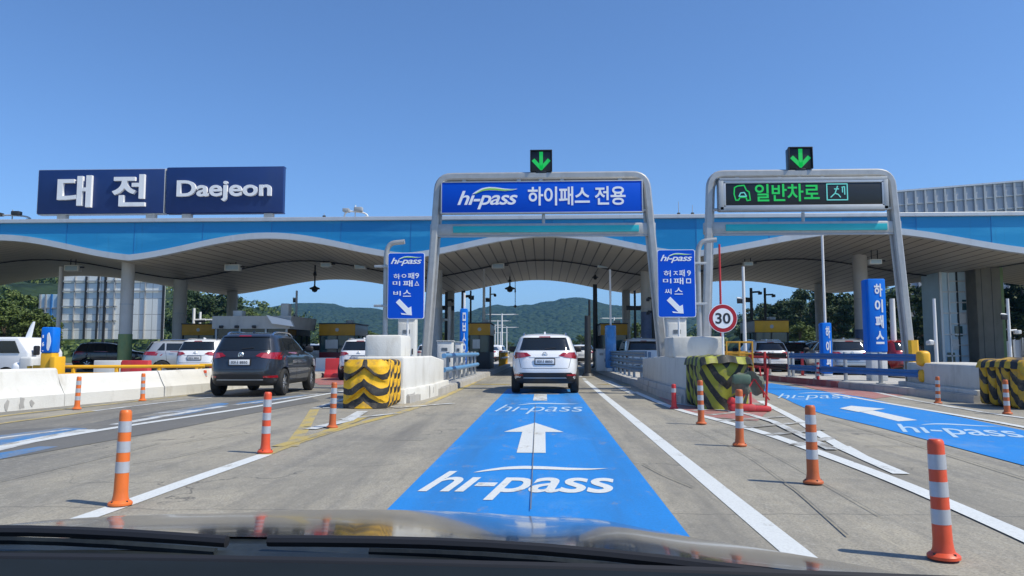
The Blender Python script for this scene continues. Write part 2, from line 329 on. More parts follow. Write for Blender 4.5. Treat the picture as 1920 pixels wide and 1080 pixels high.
class MB:
    def __init__(s): s.bm = bmesh.new(); s.mi = 0
    def add(s, verts, faces):
        vs = [s.bm.verts.new(v) for v in verts]
        for f in faces:
            try: ff = s.bm.faces.new([vs[i] for i in f]); ff.material_index = s.mi
            except ValueError: pass
        return s
    def box(s, c, d, bev=0, rot=None, seg=2):
        b = bmesh.new(); bmesh.ops.create_cube(b, size=1)
        bmesh.ops.scale(b, vec=d, verts=b.verts)
        if bev: bmesh.ops.bevel(b, geom=b.edges[:], offset=bev, segments=seg, affect='EDGES', profile=.5)
        if rot is not None: bmesh.ops.transform(b, matrix=rot.to_4x4(), verts=b.verts)
        bmesh.ops.translate(b, vec=c, verts=b.verts)
        return s.merge(b)
    def merge(s, b, mtx=None):
        b.verts.index_update(); 
        vs = [s.bm.verts.new(mtx @ v.co if mtx else v.co) for v in b.verts]
        for f in b.faces:
            try: ff = s.bm.faces.new([vs[v.index] for v in f.verts]); ff.material_index = s.mi
            except ValueError: pass
        b.free(); return s
    def cyl(s, a, b, r0, r1=None, seg=14, cap=True):
        a, b = Vector(a), Vector(b); r1 = r0 if r1 is None else r1
        d = (b-a).normalized(); u = d.orthogonal().normalized(); v = d.cross(u)
        pts = [a + (u*math.cos(t)+v*math.sin(t))*r0 for t in (2*math.pi*i/seg for i in range(seg))]
        pts += [b + (u*math.cos(t)+v*math.sin(t))*r1 for t in (2*math.pi*i/seg for i in range(seg))]
        fs = [(i, (i+1) % seg, seg+(i+1) % seg, seg+i) for i in range(seg)]
        if cap: fs += [tuple(range(seg))[::-1], tuple(range(seg, 2*seg))]
        return s.add(pts, fs)
    def tube(s, path, r, seg=12, sq=None):
        """sweep a round (or sq=(w,d) rounded-rectangular) section along a path"""
        path = [Vector(p) for p in path]; n = len(path); rings = []
        ref = Vector((0, 1, 0)) if sq else None
        prev = None
        for i, p in enumerate(path):
            d = (path[min(i+1, n-1)] - path[max(i-1, 0)]).normalized()
            u = ref if ref else (d.orthogonal() if prev is None else (prev - d*prev.dot(d))).normalized()
            prev = u; v = d.cross(u)
            if sq:
                hw, hd = sq[0]/2, sq[1]/2; c = min(hw, hd)*.45
                sec = [(hd-c, hw), (hd, hw-c), (hd, -hw+c), (hd-c, -hw), (-hd+c, -hw), (-hd, -hw+c), (-hd, hw-c), (-hd+c, hw)]
                rings.append([p + u*a + v*b for a, b in sec])
            else:
                rings.append([p + (u*math.cos(t)+v*math.sin(t))*r for t in (2*math.pi*k/seg for k in range(seg))])
        return s.loft(rings, True)
    def loft(s, rings, cap=False, closed=True):
        m = len(rings[0]); V = [p for r in rings for p in r]; fs = []
        for i in range(len(rings)-1):
            for k in range(m if closed else m-1):
                a, b = i*m+k, i*m+(k+1) % m
                fs.append((a, b, b+m, a+m))
        if cap: fs += [tuple(range(m))[::-1], tuple(range((len(rings)-1)*m, len(rings)*m))]
        return s.add(V, fs)
    def lathe(s, prof, c=(0, 0, 0), seg=20, axis='Z', cap=True):
        rings = []
        for r, h in prof:
            ring = []
            for k in range(seg):
                t = 2*math.pi*k/seg; a, b = r*math.cos(t), r*math.sin(t)
                q = (a, b, h) if axis == 'Z' else ((h, a, b) if axis == 'X' else (a, h, b))
                ring.append(Vector(q)+Vector(c))
            rings.append(ring)
        return s.loft(rings, cap)
    def prism(s, poly, y0, y1, plane='XZ'):
        n = len(poly)
        f = {'XZ': lambda p, d: (p[0], d, p[1]), 'XY': lambda p, d: (p[0], p[1], d), 'YZ': lambda p, d: (d, p[0], p[1])}[plane]
        V = [f(p, y0) for p in poly] + [f(p, y1) for p in poly]
        fs = [tuple(range(n)), tuple(range(n, 2*n))[::-1]] + [(i, n+i, n+(i+1) % n, (i+1) % n) for i in range(n)]
        return s.add(V, fs)
    def build(s, name, mats, parent=None, loc=None, sm=True, ang=40):
        bmesh.ops.recalc_face_normals(s.bm, faces=s.bm.faces)
        me = bpy.data.meshes.new(name); s.bm.to_mesh(me); s.bm.free()
        for m in (mats if isinstance(mats, (list, tuple)) else [mats]): me.materials.append(m)
        if sm: smooth(me, ang)
        return link(name, me, parent, loc)
def link(name, me, parent=None, loc=None):
    o = bpy.data.objects.new(name, me); COL.objects.link(o)
    if parent: o.parent = parent
    if loc: o.location = loc
    return o
def copy_tree(o, parent=None):
    c = o.copy(); COL.objects.link(c); c.parent = parent
    for ch in list(o.children): copy_tree(ch, c)
    return c

def glyphs(txt, bold=0, shear=0, spacing=1, extrude=0):
    """outline of a piece of lettering as a flat or extruded bmesh in its XY plane"""
    cu = bpy.data.curves.new('t', 'FONT'); cu.body = txt; cu.size = 1; cu.shear = shear; cu.offset = bold; cu.space_character = spacing
    cu.extrude = extrude; cu.resolution_u = 5; cu.align_x = 'CENTER'; cu.align_y = 'CENTER'
    o = bpy.data.objects.new('t', cu); COL.objects.link(o)
    dg = bpy.context.evaluated_depsgraph_get(); me = bpy.data.meshes.new_from_object(o.evaluated_get(dg))
    b = bmesh.new(); b.from_mesh(me)
    bpy.data.objects.remove(o); bpy.data.meshes.remove(me); bpy.data.curves.remove(cu)
    return b
def fit(b, x0, x1, z0, z1):
    xs = [v.co.x for v in b.verts]; ys = [v.co.y for v in b.verts]
    ax, bx, ay, by = min(xs), max(xs), min(ys), max(ys)
    for v in b.verts:
        v.co.x = x0 + (v.co.x-ax)/(bx-ax)*(x1-x0); v.co.y = z0 + (v.co.y-ay)/(by-ay)*(z1-z0)
    return b
UPR = Matrix(((1, 0, 0, 0), (0, 0, -1, 0), (0, 1, 0, 0), (0, 0, 0, 1)))   # text plane -> upright, facing the viewer (-Y)
def letters(name, txt, m, parent, x0, x1, z0, z1, y, bold=.02, shear=0, depth=.01, spacing=1):
    b = fit(glyphs(txt, bold, shear, spacing, .5), x0, x1, z0, z1)
    for v in b.verts: v.co.z *= depth
    mb = MB(); mb.merge(b, Matrix.Translation((0, y - depth/2, 0)) @ UPR)
    return mb.build(name, m, parent, sm=False)
def swoosh(x0, x1, z0, z1, kind=0):
    """leaf-shaped sweep of the lane-pass logo as a polygon"""
    top, bot = [], []
    K = ((0, -.02), (.10, .34), (.22, .66), (.36, .80), (.52, .76), (.70, .62), (.86, .60), (1, .72))
    for i in range(25):
        t = i/24
        for (a, p), (b, q_) in zip(K, K[1:]):
            if t <= b: c = p+(q_-p)*(t-a)/(b-a); break
        c = z0+(z1-z0)*c; th = (z1-z0)*.46*math.sin(math.pi*min(1, t**.8))**.75
        x = x0+(x1-x0)*t
        top.append((x, c+th*.5)); bot.append((x, c-th*.5))
    if kind == 1:
        mid = [((a[0]), a[1]*.62+b[1]*.38) for a, b in zip(top, bot)]
        top = [((a[0]), a[1]) for a in mid]; bot = [(b[0], b[1]*.85+a[1]*.15) for a, b in zip(mid, bot)]
    return top + bot[::-1]
def logo(parent, x0, x1, z0, z1, y, depth=.01):
    """the white slanted hi-pass lettering with its white and green sweep"""
    h = z1-z0; w = x1-x0
    letters('lettering', 'h\u0131-pass', M_LETTER, parent, x0, x1, z0, z0+h*.84, y, .014, .32, depth, .92)
    mb = MB(); mb.prism(swoosh(x0+w*.24, x1, z0+h*.68, z1), y-depth, y); mb.build('logo_sweep', M_LETTER, parent, sm=False)
    mb = MB(); mb.prism(swoosh(x0+w*.28, x1-w*.04, z0+h*.68, z1, 1), y-depth-.004, y-depth); mb.build('logo_sweep', M_GREENSW, parent, sm=False)

# ------------------------------------------------------------------ ground
mb = MB(); mb.add([(-4200, -300, 0), (4200, -300, 0), (4200, 4200, 0), (-4200, 4200, 0)], [(0, 1, 2, 3)])
g = struct(mb.build('ground', M_GRASS, sm=False)); g.location.z = -.02
mb = MB(); mb.add([(-46, -40, 0), (46, -40, 0), (46, 72, 0), (16, 130, 0), (16, 900, 0), (-16, 900, 0), (-16, 130, 0), (-46, 72, 0)], [tuple(range(8))])
struct(mb.build('road', M_ROAD, sm=False))
LAYER = [.004]
def mark(polys, m, name='road_marking', z=None):
    if z is None: z = .004
    mb = MB(); LAYER[0] += .00015
    for i, p in enumerate(polys): mb.add([(x, y, z+LAYER[0]-.004+.00004*i) for x, y in p], [tuple(range(len(p)))])
    return struct(mb.build(name, m, sm=False))
def ribbon(pts, wd, taper=None):
    pts = [Vector(p) for p in pts]; out = []
    L_, R_ = [], []
    for i, p in enumerate(pts):
        d = (pts[min(i+1, len(pts)-1)] - pts[max(i-1, 0)]).normalized(); n = Vector((-d.y, d.x))
        L_.append(p+n*wd/2); R_.append(p-n*wd/2)
    return [[tuple(L_[i]), tuple(L_[i+1]), tuple(R_[i+1]), tuple(R_[i])] for i in range(len(pts)-1)]
def px_poly(*pts): return [G(*p) for p in pts]
def gp(*px): return [G(*p) for p in px]
def curve(pts, n=6):
    """Catmull-Rom through ground points"""
    pts = [Vector(p) for p in pts]; out = []
    q = [pts[0]*2-pts[1]] + pts + [pts[-1]*2-pts[-2]]
    for i in range(1, len(q)-2):
        for k in range(n):
            t = k/n; a, b, c, d = q[i-1], q[i], q[i+1], q[i+2]
            out.append(.5*((2*b)+(c-a)*t+(2*a-5*b+4*c-d)*t*t+(3*b-a-3*c+d)*t**3))
    return out + [pts[-1]]
def bandpoly(left, right):
    l, r = curve(left), curve(right)
    n = min(len(l), len(r)); return [[tuple(l[i]), tuple(l[i+1]), tuple(r[i+1]), tuple(r[i])] for i in range(n-1)]
Z1, Z2, Z3 = .004, .008, .012
# main lane
mark([[(-1.20, 1.5), (.93, 1.5), (.96, 23.5), (-1.14, 23.5)]], M_PBLUE, 'lane_paint', Z1)
mark([[(1.38, 1), (1.56, 1), (1.72, 30), (1.56, 30)]], M_PWHITE, z=Z1)
mark([[(1.62+.0*i, 31+i*3.4), (1.76, 31+i*3.4), (1.78, 32.6+i*3.4), (1.64, 32.6+i*3.4)] for i in range(9)], M_PWHITEW, z=Z1)
def ground_text(txt, x0, x1, y0, y1, m, rz=0, piv=None, z=Z2, bold=.014, shear=.3, sweep=True):
    b = fit(glyphs(txt, bold, shear, .95), x0, x1, y0, y0+(y1-y0)*.80)
    mb = MB(); mb.merge(b)
    if sweep: mb.add([(x, y, 0) for x, y in swoosh(x0+(x1-x0)*.22, x1, y0+(y1-y0)*.76, y1)], [tuple(range(50))])
    if rz: bmesh.ops.rotate(mb.bm, cent=(piv[0], piv[1], 0), matrix=Matrix.Rotation(rz, 3, 'Z'), verts=mb.bm.verts)
    o = struct(mb.build('road_lettering', m, sm=False)); LAYER[0] += .00015; o.location.z = z+LAYER[0]-.004; return o
def arrow_poly(x, y0, y1, sw, hw, hl):
    return [(x-sw, y0), (x+sw*.95, y0), (x+sw*.95, y1-hl), (x+hw, y1-hl), (x+.02, y1), (x-hw, y1-hl), (x-sw, y1-hl)]
def tri_arrow(x, y0, y1, sw, hw, hl):
    return [[(x-sw, y0), (x+sw, y0), (x+sw, y1-hl), (x-sw, y1-hl)], [(x-hw, y1-hl), (x+hw, y1-hl), (x, y1)]]
ground_text('h\u0131-pass', -1.08, .64, 6.08, 7.85, M_PWHITE)
mark(tri_arrow(-.155, 8.86, 12.5, .17, .44, 1.4), M_PWHITE, 'road_arrow', Z2)
ground_text('h\u0131-pass', -.98, .80, 14.2, 17.2, M_PFAINT, bold=-.008)
mark(tri_arrow(-.10, 18.0, 22.0, .17, .55, 1.4), M_PWHITEW, 'road_arrow', Z2)
# left edge of the main lane: white near us, then yellow curving to the island
e = curve(gp((120, 985), (230, 947), (370, 897), (497, 853)))
mark(ribbon(e, .17), M_PWHITE, z=Z1)
e = curve(gp((490, 855), (560, 829), (650, 801), (760, 771), (830, 745), (880, 722), (906, 709)))
mark(ribbon(e, .16), M_PYELLOW, z=Z1)
mark(ribbon(curve(gp((520, 838), (560, 826), (623, 806), (690, 780))), .16), M_PYELLOW, z=Z2)
mark(ribbon(gp((545, 838), (572, 800), (590, 768)), .18), M_PYELLOW, z=Z1)
mark(ribbon(gp((590, 766), (650, 747)), .15), M_PWHITEW, z=Z1)
mark(ribbon(gp((580, 806), (650, 790), (680, 772)), .22) + ribbon(gp((640, 787), (745, 776)), .14) + ribbon(gp((605, 766), (800, 762)), .16) + ribbon(gp((740, 766), (850, 757)), .14), M_PWHITEW, z=Z3)
# left lane
mark(ribbon(curve(gp((-160, 808), (0, 781), (170, 762), (350, 742), (440, 731))), .13), M_PYELLOW, z=Z1)
mark(ribbon(curve(gp((-160, 823), (0, 795), (90, 783), (175, 771))), .12), M_PYELLOW, z=Z1)
mark(ribbon(curve(gp((175, 771), (290, 757), (400, 745))), .12), M_PWHITEW, z=Z1)
mark(ribbon(curve(gp((-200, 878), (0, 840), (222, 802), (480, 763), (620, 738), (690, 727))), .17), M_PWHITE, z=Z2)
mark(bandpoly(gp((-200, 832), (0, 808), (150, 797), (260, 776), (400, 757), (560, 737)), gp((-200, 890), (0, 862), (170, 833), (330, 804), (450, 780), (600, 752))), paint_mat('dark_asphalt_patch', (.13, .13, .125), .54, .9, .8, 1.2), 'asphalt_patch', .002)
mark([px_poly((-160, 856), (0, 817), (120, 802), (165, 804), (110, 815), (60, 828), (-160, 878)), px_poly((-160, 890), (0, 850), (75, 838), (110, 838), (0, 862), (-160, 905))], M_PBLUEW, 'lane_paint', Z1)
mark([px_poly((262, 782), (300, 773), (360, 763), (410, 756), (430, 757), (400, 768), (340, 779), (300, 783)), px_poly((440, 757), (560, 741), (600, 738), (480, 757))], M_PBLUEW, 'lane_paint', Z1)
mark(ribbon(gp((-100, 841), (0, 822), (130, 806)), .12) + ribbon(gp((-60, 855), (60, 827), (165, 806)), .28) + ribbon(gp((215, 797), (330, 777), (420, 762)), .2) + ribbon(gp((290, 776), (360, 770)), .1) + ribbon(gp((440, 760), (600, 739)), .16), M_PWHITEW, z=.006)
# right lane: blue band curving in from the right
bl = gp((1404, 724), (1455, 741), (1522, 770), (1640, 800), (1747, 828), (1920, 874), (2200, 950))
br = gp((1447, 719), (1530, 732), (1610, 744), (1705, 764), (1800, 783), (1920, 808), (2200, 862))
mark(bandpoly(bl, br), M_PBLUE, 'lane_paint', Z1)
mark([px_poly((1684, 791), (1720, 789), (1630, 769), (1604, 771))], M_PWHITE, 'road_arrow', Z2)
mark([px_poly((1574, 767), (1596, 762), (1660, 768), (1610, 774))], M_PWHITE, 'road_arrow', Z3)
ra = math.atan2(G(1920, 840)[1]-G(1640, 779)[1], G(1920, 840)[0]-G(1640, 779)[0])
def slanted_text(cx0, cx1, m, ht, bold, z):
    """lettering painted along the band, first letter at cx0, last at cx1 (ground points)"""
    a, b_ = Vector(cx0), Vector(cx1); d = b_-a; ln = d.length; u = d.normalized(); v = Vector((.35, 1)).normalized()
    b = fit(glyphs('h\u0131-pass', bold, .1, .98), 0, ln, 0, ht*.8)
    mb = MB(); mb.merge(b); mb.add([(x, y, 0) for x, y in swoosh(ln*.25, ln, ht*.8, ht)], [tuple(range(50))])
    for q in mb.bm.verts:
        p = a + u*q.co.x + v*q.co.y; q.co = (p.x, p.y, 0)
    o = struct(mb.build('road_lettering', m, sm=False)); LAYER[0] += .00015; o.location.z = z+LAYER[0]-.004
slanted_text(G(1700, 817), G(1945, 829), M_PFAINT, 2.2, .01, Z2)
slanted_text(G(1455, 751), G(1600, 751), M_PFAINT, 3.6, -.005, Z2)
mark(ribbon(curve(gp((1560, 739), (1705, 764), (1810, 782), (1920, 802), (2150, 848))), .15), M_PWHITE, z=Z2)
mark(ribbon(curve(gp((1480, 716), (1600, 728), (1700, 748), (1830, 771), (1960, 790))), .16), M_PWHITEW, z=Z1)
# gore between the main and the right lane
mark(ribbon(curve(gp((1190, 735), (1262, 765), (1350, 789), (1440, 815), (1560, 858), (1700, 912), (1920, 1008), (2080, 1085))), .17), M_PWHITE, z=Z1)
mark(ribbon(curve(gp((1425, 752), (1490, 785), (1530, 810), (1590, 845), (1690, 890))), .16), M_PWHITE, z=Z1)
mark([px_poly((1560, 838), (1594, 838), (1680, 886), (1640, 874))], M_PWHITE, z=.006)
mark(ribbon(gp((1262, 757), (1400, 777), (1450, 792), (1560, 845)), .14), M_PWHITEW, z=Z3)
hat = []
for a, b_ in (((1330, 779), (1445, 768)), ((1350, 790), (1470, 782)), ((1395, 803), (1505, 793)), ((1440, 817), (1540, 806)), ((1490, 836), (1560, 822)), ((1300, 771), (1428, 757))):
    hat += ribbon(gp(a, b_), .17)
mark(hat, M_PWHITEG, z=Z2)
mark([px_poly((1235, 745), (1300, 733), (1400, 738), (1420, 752), (1440, 772), (1420, 790), (1330, 783), (1262, 764))], M_PRED, 'red_paint', .003)
mark([px_poly((1452, 712), (1480, 706), (1640, 728), (1700, 741), (1640, 748), (1560, 737))], M_PRED, 'red_paint', .003)
mark([px_poly((580, 712), (640, 704), (690, 706), (640, 722), (598, 722))], M_PRED, 'red_paint', .003)
mark([[(-1.2, 26.2), (-3.0, 26.2), (-3.0, 26.75), (-1.2, 26.75)], [(1.9, 26.4), (3.0, 26.4), (3.0, 26.9), (1.9, 26.9)]], M_PYELLOW, z=Z1)
mark([px_poly((1128, 713), (1144, 714), (1196, 738), (1180, 739))], M_PWHITEW, z=Z1)
# tar-sealed joints and scuffs
mark(ribbon(curve(gp((1205, 872), (1245, 893), (1300, 916))), .012) + ribbon(curve(gp((1470, 906), (1500, 928), (1590, 1008))), .014) + ribbon(curve(gp((1335, 805), (1440, 850), (1560, 918), (1650, 970))), .008)
     + ribbon(curve(gp((1290, 800), (1390, 850), (1470, 905))), .008) + ribbon(curve(gp((1550, 786), (1640, 812), (1800, 862), (1960, 912))), .016) + ribbon(gp((1620, 838), (1760, 838)), .025)
     + ribbon(curve(gp((0, 905), (90, 884), (200, 858), (300, 832))), .014) + ribbon(curve(gp((250, 870), (330, 858), (420, 838))), .014) + ribbon(gp((740, 826), (805, 825)), .02)
     + ribbon(gp((330, 832), (470, 812)), .018) + ribbon(gp((1004, 760), (1000, 850), (995, 960)), .008), M_TAR, 'road_joint', .010)

# ------------------------------------------------------------------ hills
def ridge(name, y0, y1, x0, x1, prof, seed, nx=150, ny=36):
    rnd = random.Random(seed); rings = []
    for j in range(ny):
        t = j/(ny-1); yy = y0+(y1-y0)*t; ring = []
        for i in range(nx):
            xx = x0+(x1-x0)*i/(nx-1)
            h = prof(xx)*math.sin(min(1, t*1.25)*math.pi/2)**.85*(1 if t < .8 else 1-.3*(t-.8)/.2)
            h *= 1 + .16*noise.noise(Vector((xx*.006, yy*.006, seed))) + .07*noise.noise(Vector((xx*.02, yy*.02, seed)))
            h += 3.0*noise.noise(Vector((xx*.09, yy*.09, seed)))
            ring.append(Vector((xx, yy, h-3)))
        rings.append(ring)
    mb = MB(); mb.loft(rings, closed=False); o = mb.build(name, M_HILL, ang=180); struct(o); return o
def interp(pts):
    def f(x):
        if x <= pts[0][0]: return pts[0][1]
        for (a, b), (c, d) in zip(pts, pts[1:]):
            if x <= c:
                t = (x-a)/(c-a); t = t*t*(3-2*t); return b+(d-b)*t
        return pts[-1][1]
    return f
RY = 1250
def rp(px, py): x, z = P(px, py, RY); return x, z+2
ridge('hill', 820, 1450, -900, 900, interp([rp(200, 600), rp(400, 592), rp(480, 580), rp(570, 569), rp(650, 575), rp(760, 583), rp(870, 584), rp(930, 572), rp(1000, 568), rp(1085, 565), rp(1150, 577), rp(1240, 580), rp(1330, 590), rp(1480, 596), rp(1700, 585), rp(1900, 592)]), 3)
ridge('hill', 110, 330, -330, -52, interp([(-330, 40), (-250, 38), (-160, 30), (-105, 19), (-70, 9), (-52, 1)]), 9, 90, 30)
ridge('hill', 120, 330, 40, 330, interp([(40, 1), (60, 12), (90, 20), (150, 28), (330, 40)]), 12, 90, 30)

# ------------------------------------------------------------------ toll canopy
CY0, CY1, CTOP = 34.0, 54.0, 7.2
FV = [-58.4, -45.4, -32.4, -19.4, -6.35, 6.5, 22.3, 38.0]
RV = [-74, -62.0, -46.0, -23.2, -7.3, 6.4, 20.8, 38.0]
FP = [6.42]*5 + [6.50, 6.45]; RP = [6.75, 6.75, 6.75, 6.4, 6.3, 6.2, 6.2]
VZ = 5.42
def arch(t): return .60*(.5-.5*math.cos(2*math.pi*t)) + .40*math.sin(math.pi*t)
cols = []                                     # (front x, z, rear x, z)
for i in range(len(FV)-1):
    for k in range(30):
        t = k/30
        cols.append((FV[i]+(FV[i+1]-FV[i])*t, VZ+(FP[i]-VZ)*arch(t), RV[i]+(RV[i+1]-RV[i])*t, 5.28+(RP[i]-5.28)*arch(t)))
cols.append((FV[-1], VZ, RV[-1], 5.28))
def soffit_z(x, y):
    """height of the canopy underside"""
    v = (y-CY0)/(CY1-CY0); best = None
    for c in cols:
        xx = c[0]+(c[2]-c[0])*v; d = abs(xx-x)
        if best is None or d < best[0]: best = (d, c[1]+(c[3]-c[1])*v)
    return best[1]
can = thing('toll_canopy', 'long wave-edged toll plaza canopy with a sky blue front spanning all the lanes', 'canopy', (0, CY0, 0))
CD = CY1-CY0
mb = MB()
mb.loft([[Vector((c[0]+(c[2]-c[0])*v, CD*v, c[1]+(c[3]-c[1])*v)) for c in cols] for v in (0, .25, .5, .75, 1)], closed=False)
mb.build('soffit', M_SOFFIT, can, ang=60)
mb = MB(); mb.prism([(c[0], c[1]+.25) for c in cols] + [(FV[-1], CTOP), (FV[0], CTOP)], -.02, .16); mb.build('fascia', M_FASCIA, can, sm=False)
mb = MB(); mb.prism([(c[0], c[1]-.03) for c in cols] + [(c[0], c[1]+.25) for c in cols[::-1]], -.10, .20); mb.build('edge_trim', M_TRIM, can, sm=False)
mb = MB(); mb.box(((FV[0]+FV[-1])/2, .1, CTOP+.09), (FV[-1]-FV[0], .5, .18), .02); mb.build('parapet_trim', M_TRIM, can, sm=False)
mb = MB(); mb.box(((FV[0]+FV[-1])/2, CD/2+.2, CTOP-.12), (FV[-1]-FV[0], CD-.2, .2)); mb.build('roof', M_TRIM, can, sm=False)
mb = MB(); mb.prism([(c[2], c[3]) for c in cols] + [(RV[-1], CTOP), (RV[0], CTOP)], CD, CD+.15); mb.build('rear_fascia', M_TRIM, can, sm=False)
for i in range(-14, 11):
    x = i*3.27+.4
    z0 = min(c[1]+.26 for c in cols if abs(c[0]-x) < .5)
    mb = MB(); mb.box((x, -.025, (z0+CTOP)/2), (.025, .012, CTOP-z0)); mb.build('fascia_joint', mat('joint_blue', (.012, .16, .42), .4), can, sm=False)
for v in (.42,):
    mb = MB(); mb.tube([(c[0]+(c[2]-c[0])*v, CD*v, c[1]+(c[3]-c[1])*v-.04) for c in cols[60:-10:2]], .035, 6); mb.build('conduit', M_POLE if v == .40 else M_DARK, can)
def column(x, y, r, top=None, wrap=None):
    z = soffit_z(x, y)+.03 if top is None else top
    mb = MB(); mb.cyl((x, y-CY0, 0), (x, y-CY0, z), r, seg=24)
    c = mb.build('column', M_COLUMN, can)
    mb = MB()
    for zz in (z*.33, z*.62): mb.cyl((x, y-CY0, zz), (x, y-CY0, zz+.05), r+.012, seg=24)
    mb.build('band', M_POLE, c)
    if wrap:
        mb = MB(); mb.cyl((x, y-CY0, .0), (x, y-CY0, wrap[1]), r+.02, seg=24); mb.build('sleeve', wrap[0], c)
M_GRNWRAP = mat('green_column_sleeve', (.16, .24, .10), .6, 0, .3, 3, dirt=(.4, .36, .08), damt=.5)
M_BLUWRAP = mat('blue_column_sleeve', (.10, .14, .24), .6, 0, .35, 4, dirt=(.3, .31, .33), damt=.5)
for a in ((-20.6, 36, .30, None, (M_GRNWRAP, 2.0)), (-21.4, 43, .38), (-22.1, 52, .36), (-5.9, 40, .42, None, (M_POLE, 3.4)), (-6.6, 52.5, .28),
          (5.6, 41, .30, None, (M_BLUWRAP, 3.3)), (5.75, 52.5, .28), (16.7, 40, .36, None, (M_BLUWRAP, 2.3)), (18.6, 51, .36), (9.9, 46, .34)): column(*a)

def floodlight(px, py, Y, label, size=.85):
    x, z = P(px, py, Y); t = thing('floodlight', label, 'floodlight', (x, Y, z), 0, 'floodlights under the canopy')
    mb = MB(); mb.box((0, 0, 0), (size, .35, size*.42), .03); mb.build('housing', M_LAMPBOX, t)
    mb = MB(); mb.box((0, -.18, -.01), (size*.8, .02, size*.28), .005); mb.build('lens', M_PANEGL, t)
    h = soffit_z(x, Y)-z
    for sx in (-.15, .15):
        mb = MB(); mb.cyl((sx, 0, size*.2), (sx, 0, h), .025); mb.build('bracket', M_DARK, t)
    mb = MB(); mb.box((.5*size+.1, 0, .05), (.22, .12, .08), .02); mb.build('junction_box', M_DARK, t)
floodlight(137, 503, 41, 'floodlight under the canopy at the far left, below the Korean name sign')
floodlight(437, 502, 40, 'largest floodlight under the second canopy arch, above the dark grey car')
floodlight(612, 497, 42, 'floodlight under the canopy between the dark car and the left blue lane sign', .6)
floodlight(676, 500, 42, 'floodlight under the canopy just left of the left blue lane sign', .65)
floodlight(934, 499, 42, 'floodlight under the middle arch above the left booth, beside a hanging camera', .72)
floodlight(1130, 498, 42, 'floodlight under the middle arch right of the white car, left of the right blue sign', .6)
floodlight(1402, 495, 40, 'small white floodlight under the canopy above the round speed sign', .5)
floodlight(1640, 491, 38, 'white floodlight with bent arm above the tall blue column sign', .6)
def cctv(px, py, Y, label, s=1):
    x, z = P(px, py, Y); t = thing('security_camera', label, 'camera', (x, Y, z), 0, 'cameras hanging under the canopy')
    h = soffit_z(x, min(Y, CY1))-z
    mb = MB(); mb.cyl((0, 0, .05), (0, 0, h), .05*s); mb.cyl((0, 0, h*.55), (0, 0, h*.72), .13*s, .09*s); mb.build('pole', M_DARK, t)
    mb = MB(); mb.lathe([(.02, -.26*s), (.16*s, -.2*s), (.2*s, -.08*s), (.34*s, -.04*s), (.34*s, .04*s), (.12*s, .12*s), (.05, .2*s)]); mb.build('dome', M_DARK, t)
cctv(956, 541, 50, 'dark dome camera hanging in the middle of the central arch')
cctv(966, 574, 53.5, 'tiny camera on a long rod below the central dome camera', .45)
cctv(590, 541, 45, 'dark camera hanging under the canopy behind the dark grey car', .9)
cctv(1116, 520, 46, 'small dark camera hanging right of the central arch crown', .6)

# ------------------------------------------------------------------ city name signs on the roof
def roof_sign(name, label, x0, x1, z0, z1, posts):
    Y = CY0+.25; t = thing(name, label, 'sign', ((x0+x1)/2, Y, CTOP+.18)); cx, b = (x0+x1)/2, CTOP+.18
    mb = MB(); mb.box((0, .19, (z0+z1)/2-b), (x1-x0, .32, z1-z0), .015); mb.build('panel', M_NAVY, t)
    mb = MB()
    for z in (z0-b-.02, z1-b+.02): mb.box((0, .28, z), (x1-x0+.04, .33, .035), .006)
    for x in (x0-cx-.01, x1-cx+.01): mb.box((x, .19, (z0+z1)/2-b), (.03, .30, z1-z0), .006)
    mb.build('frame', M_NAVY if 'Latin' in label else M_TRIM, t)
    for p in posts:
        mb = MB(); mb.box((p-cx, .3, (z0-b)/2), (.42, .3, z0-b), .01); mb.build('post', M_COLUMN, t)
    return t, cx, b
X = lambda px: P(px, 350, CY0)[0]
Zr = lambda py: P(300, py, CY0)[1]
t, cx, b = roof_sign('city_name_sign', 'navy rooftop sign with white Korean letters \ub300\uc804 above the canopy', X(64), X(302), Zr(397), Zr(314), (X(107), X(275)))
letters('lettering', '\ub300', M_LETTER, t, X(104)-cx, X(168)-cx, Zr(386)-b, Zr(326)-b, .03, .022, 0, .15)
letters('lettering', '\uc804', M_LETTER, t, X(207)-cx, X(269)-cx, Zr(385)-b, Zr(325)-b, .03, .022, 0, .15)
t, cx, b = roof_sign('city_name_sign', 'navy rooftop sign with white Latin letters Daejeon above the canopy', X(307), X(526), Zr(397), Zr(312), (X(343), X(498)))
letters('lettering', 'Daejeon', M_LETTER, t, X(328)-cx, X(506)-cx, Zr(377)-b, Zr(337)-b, .03, .022, 0, .12)

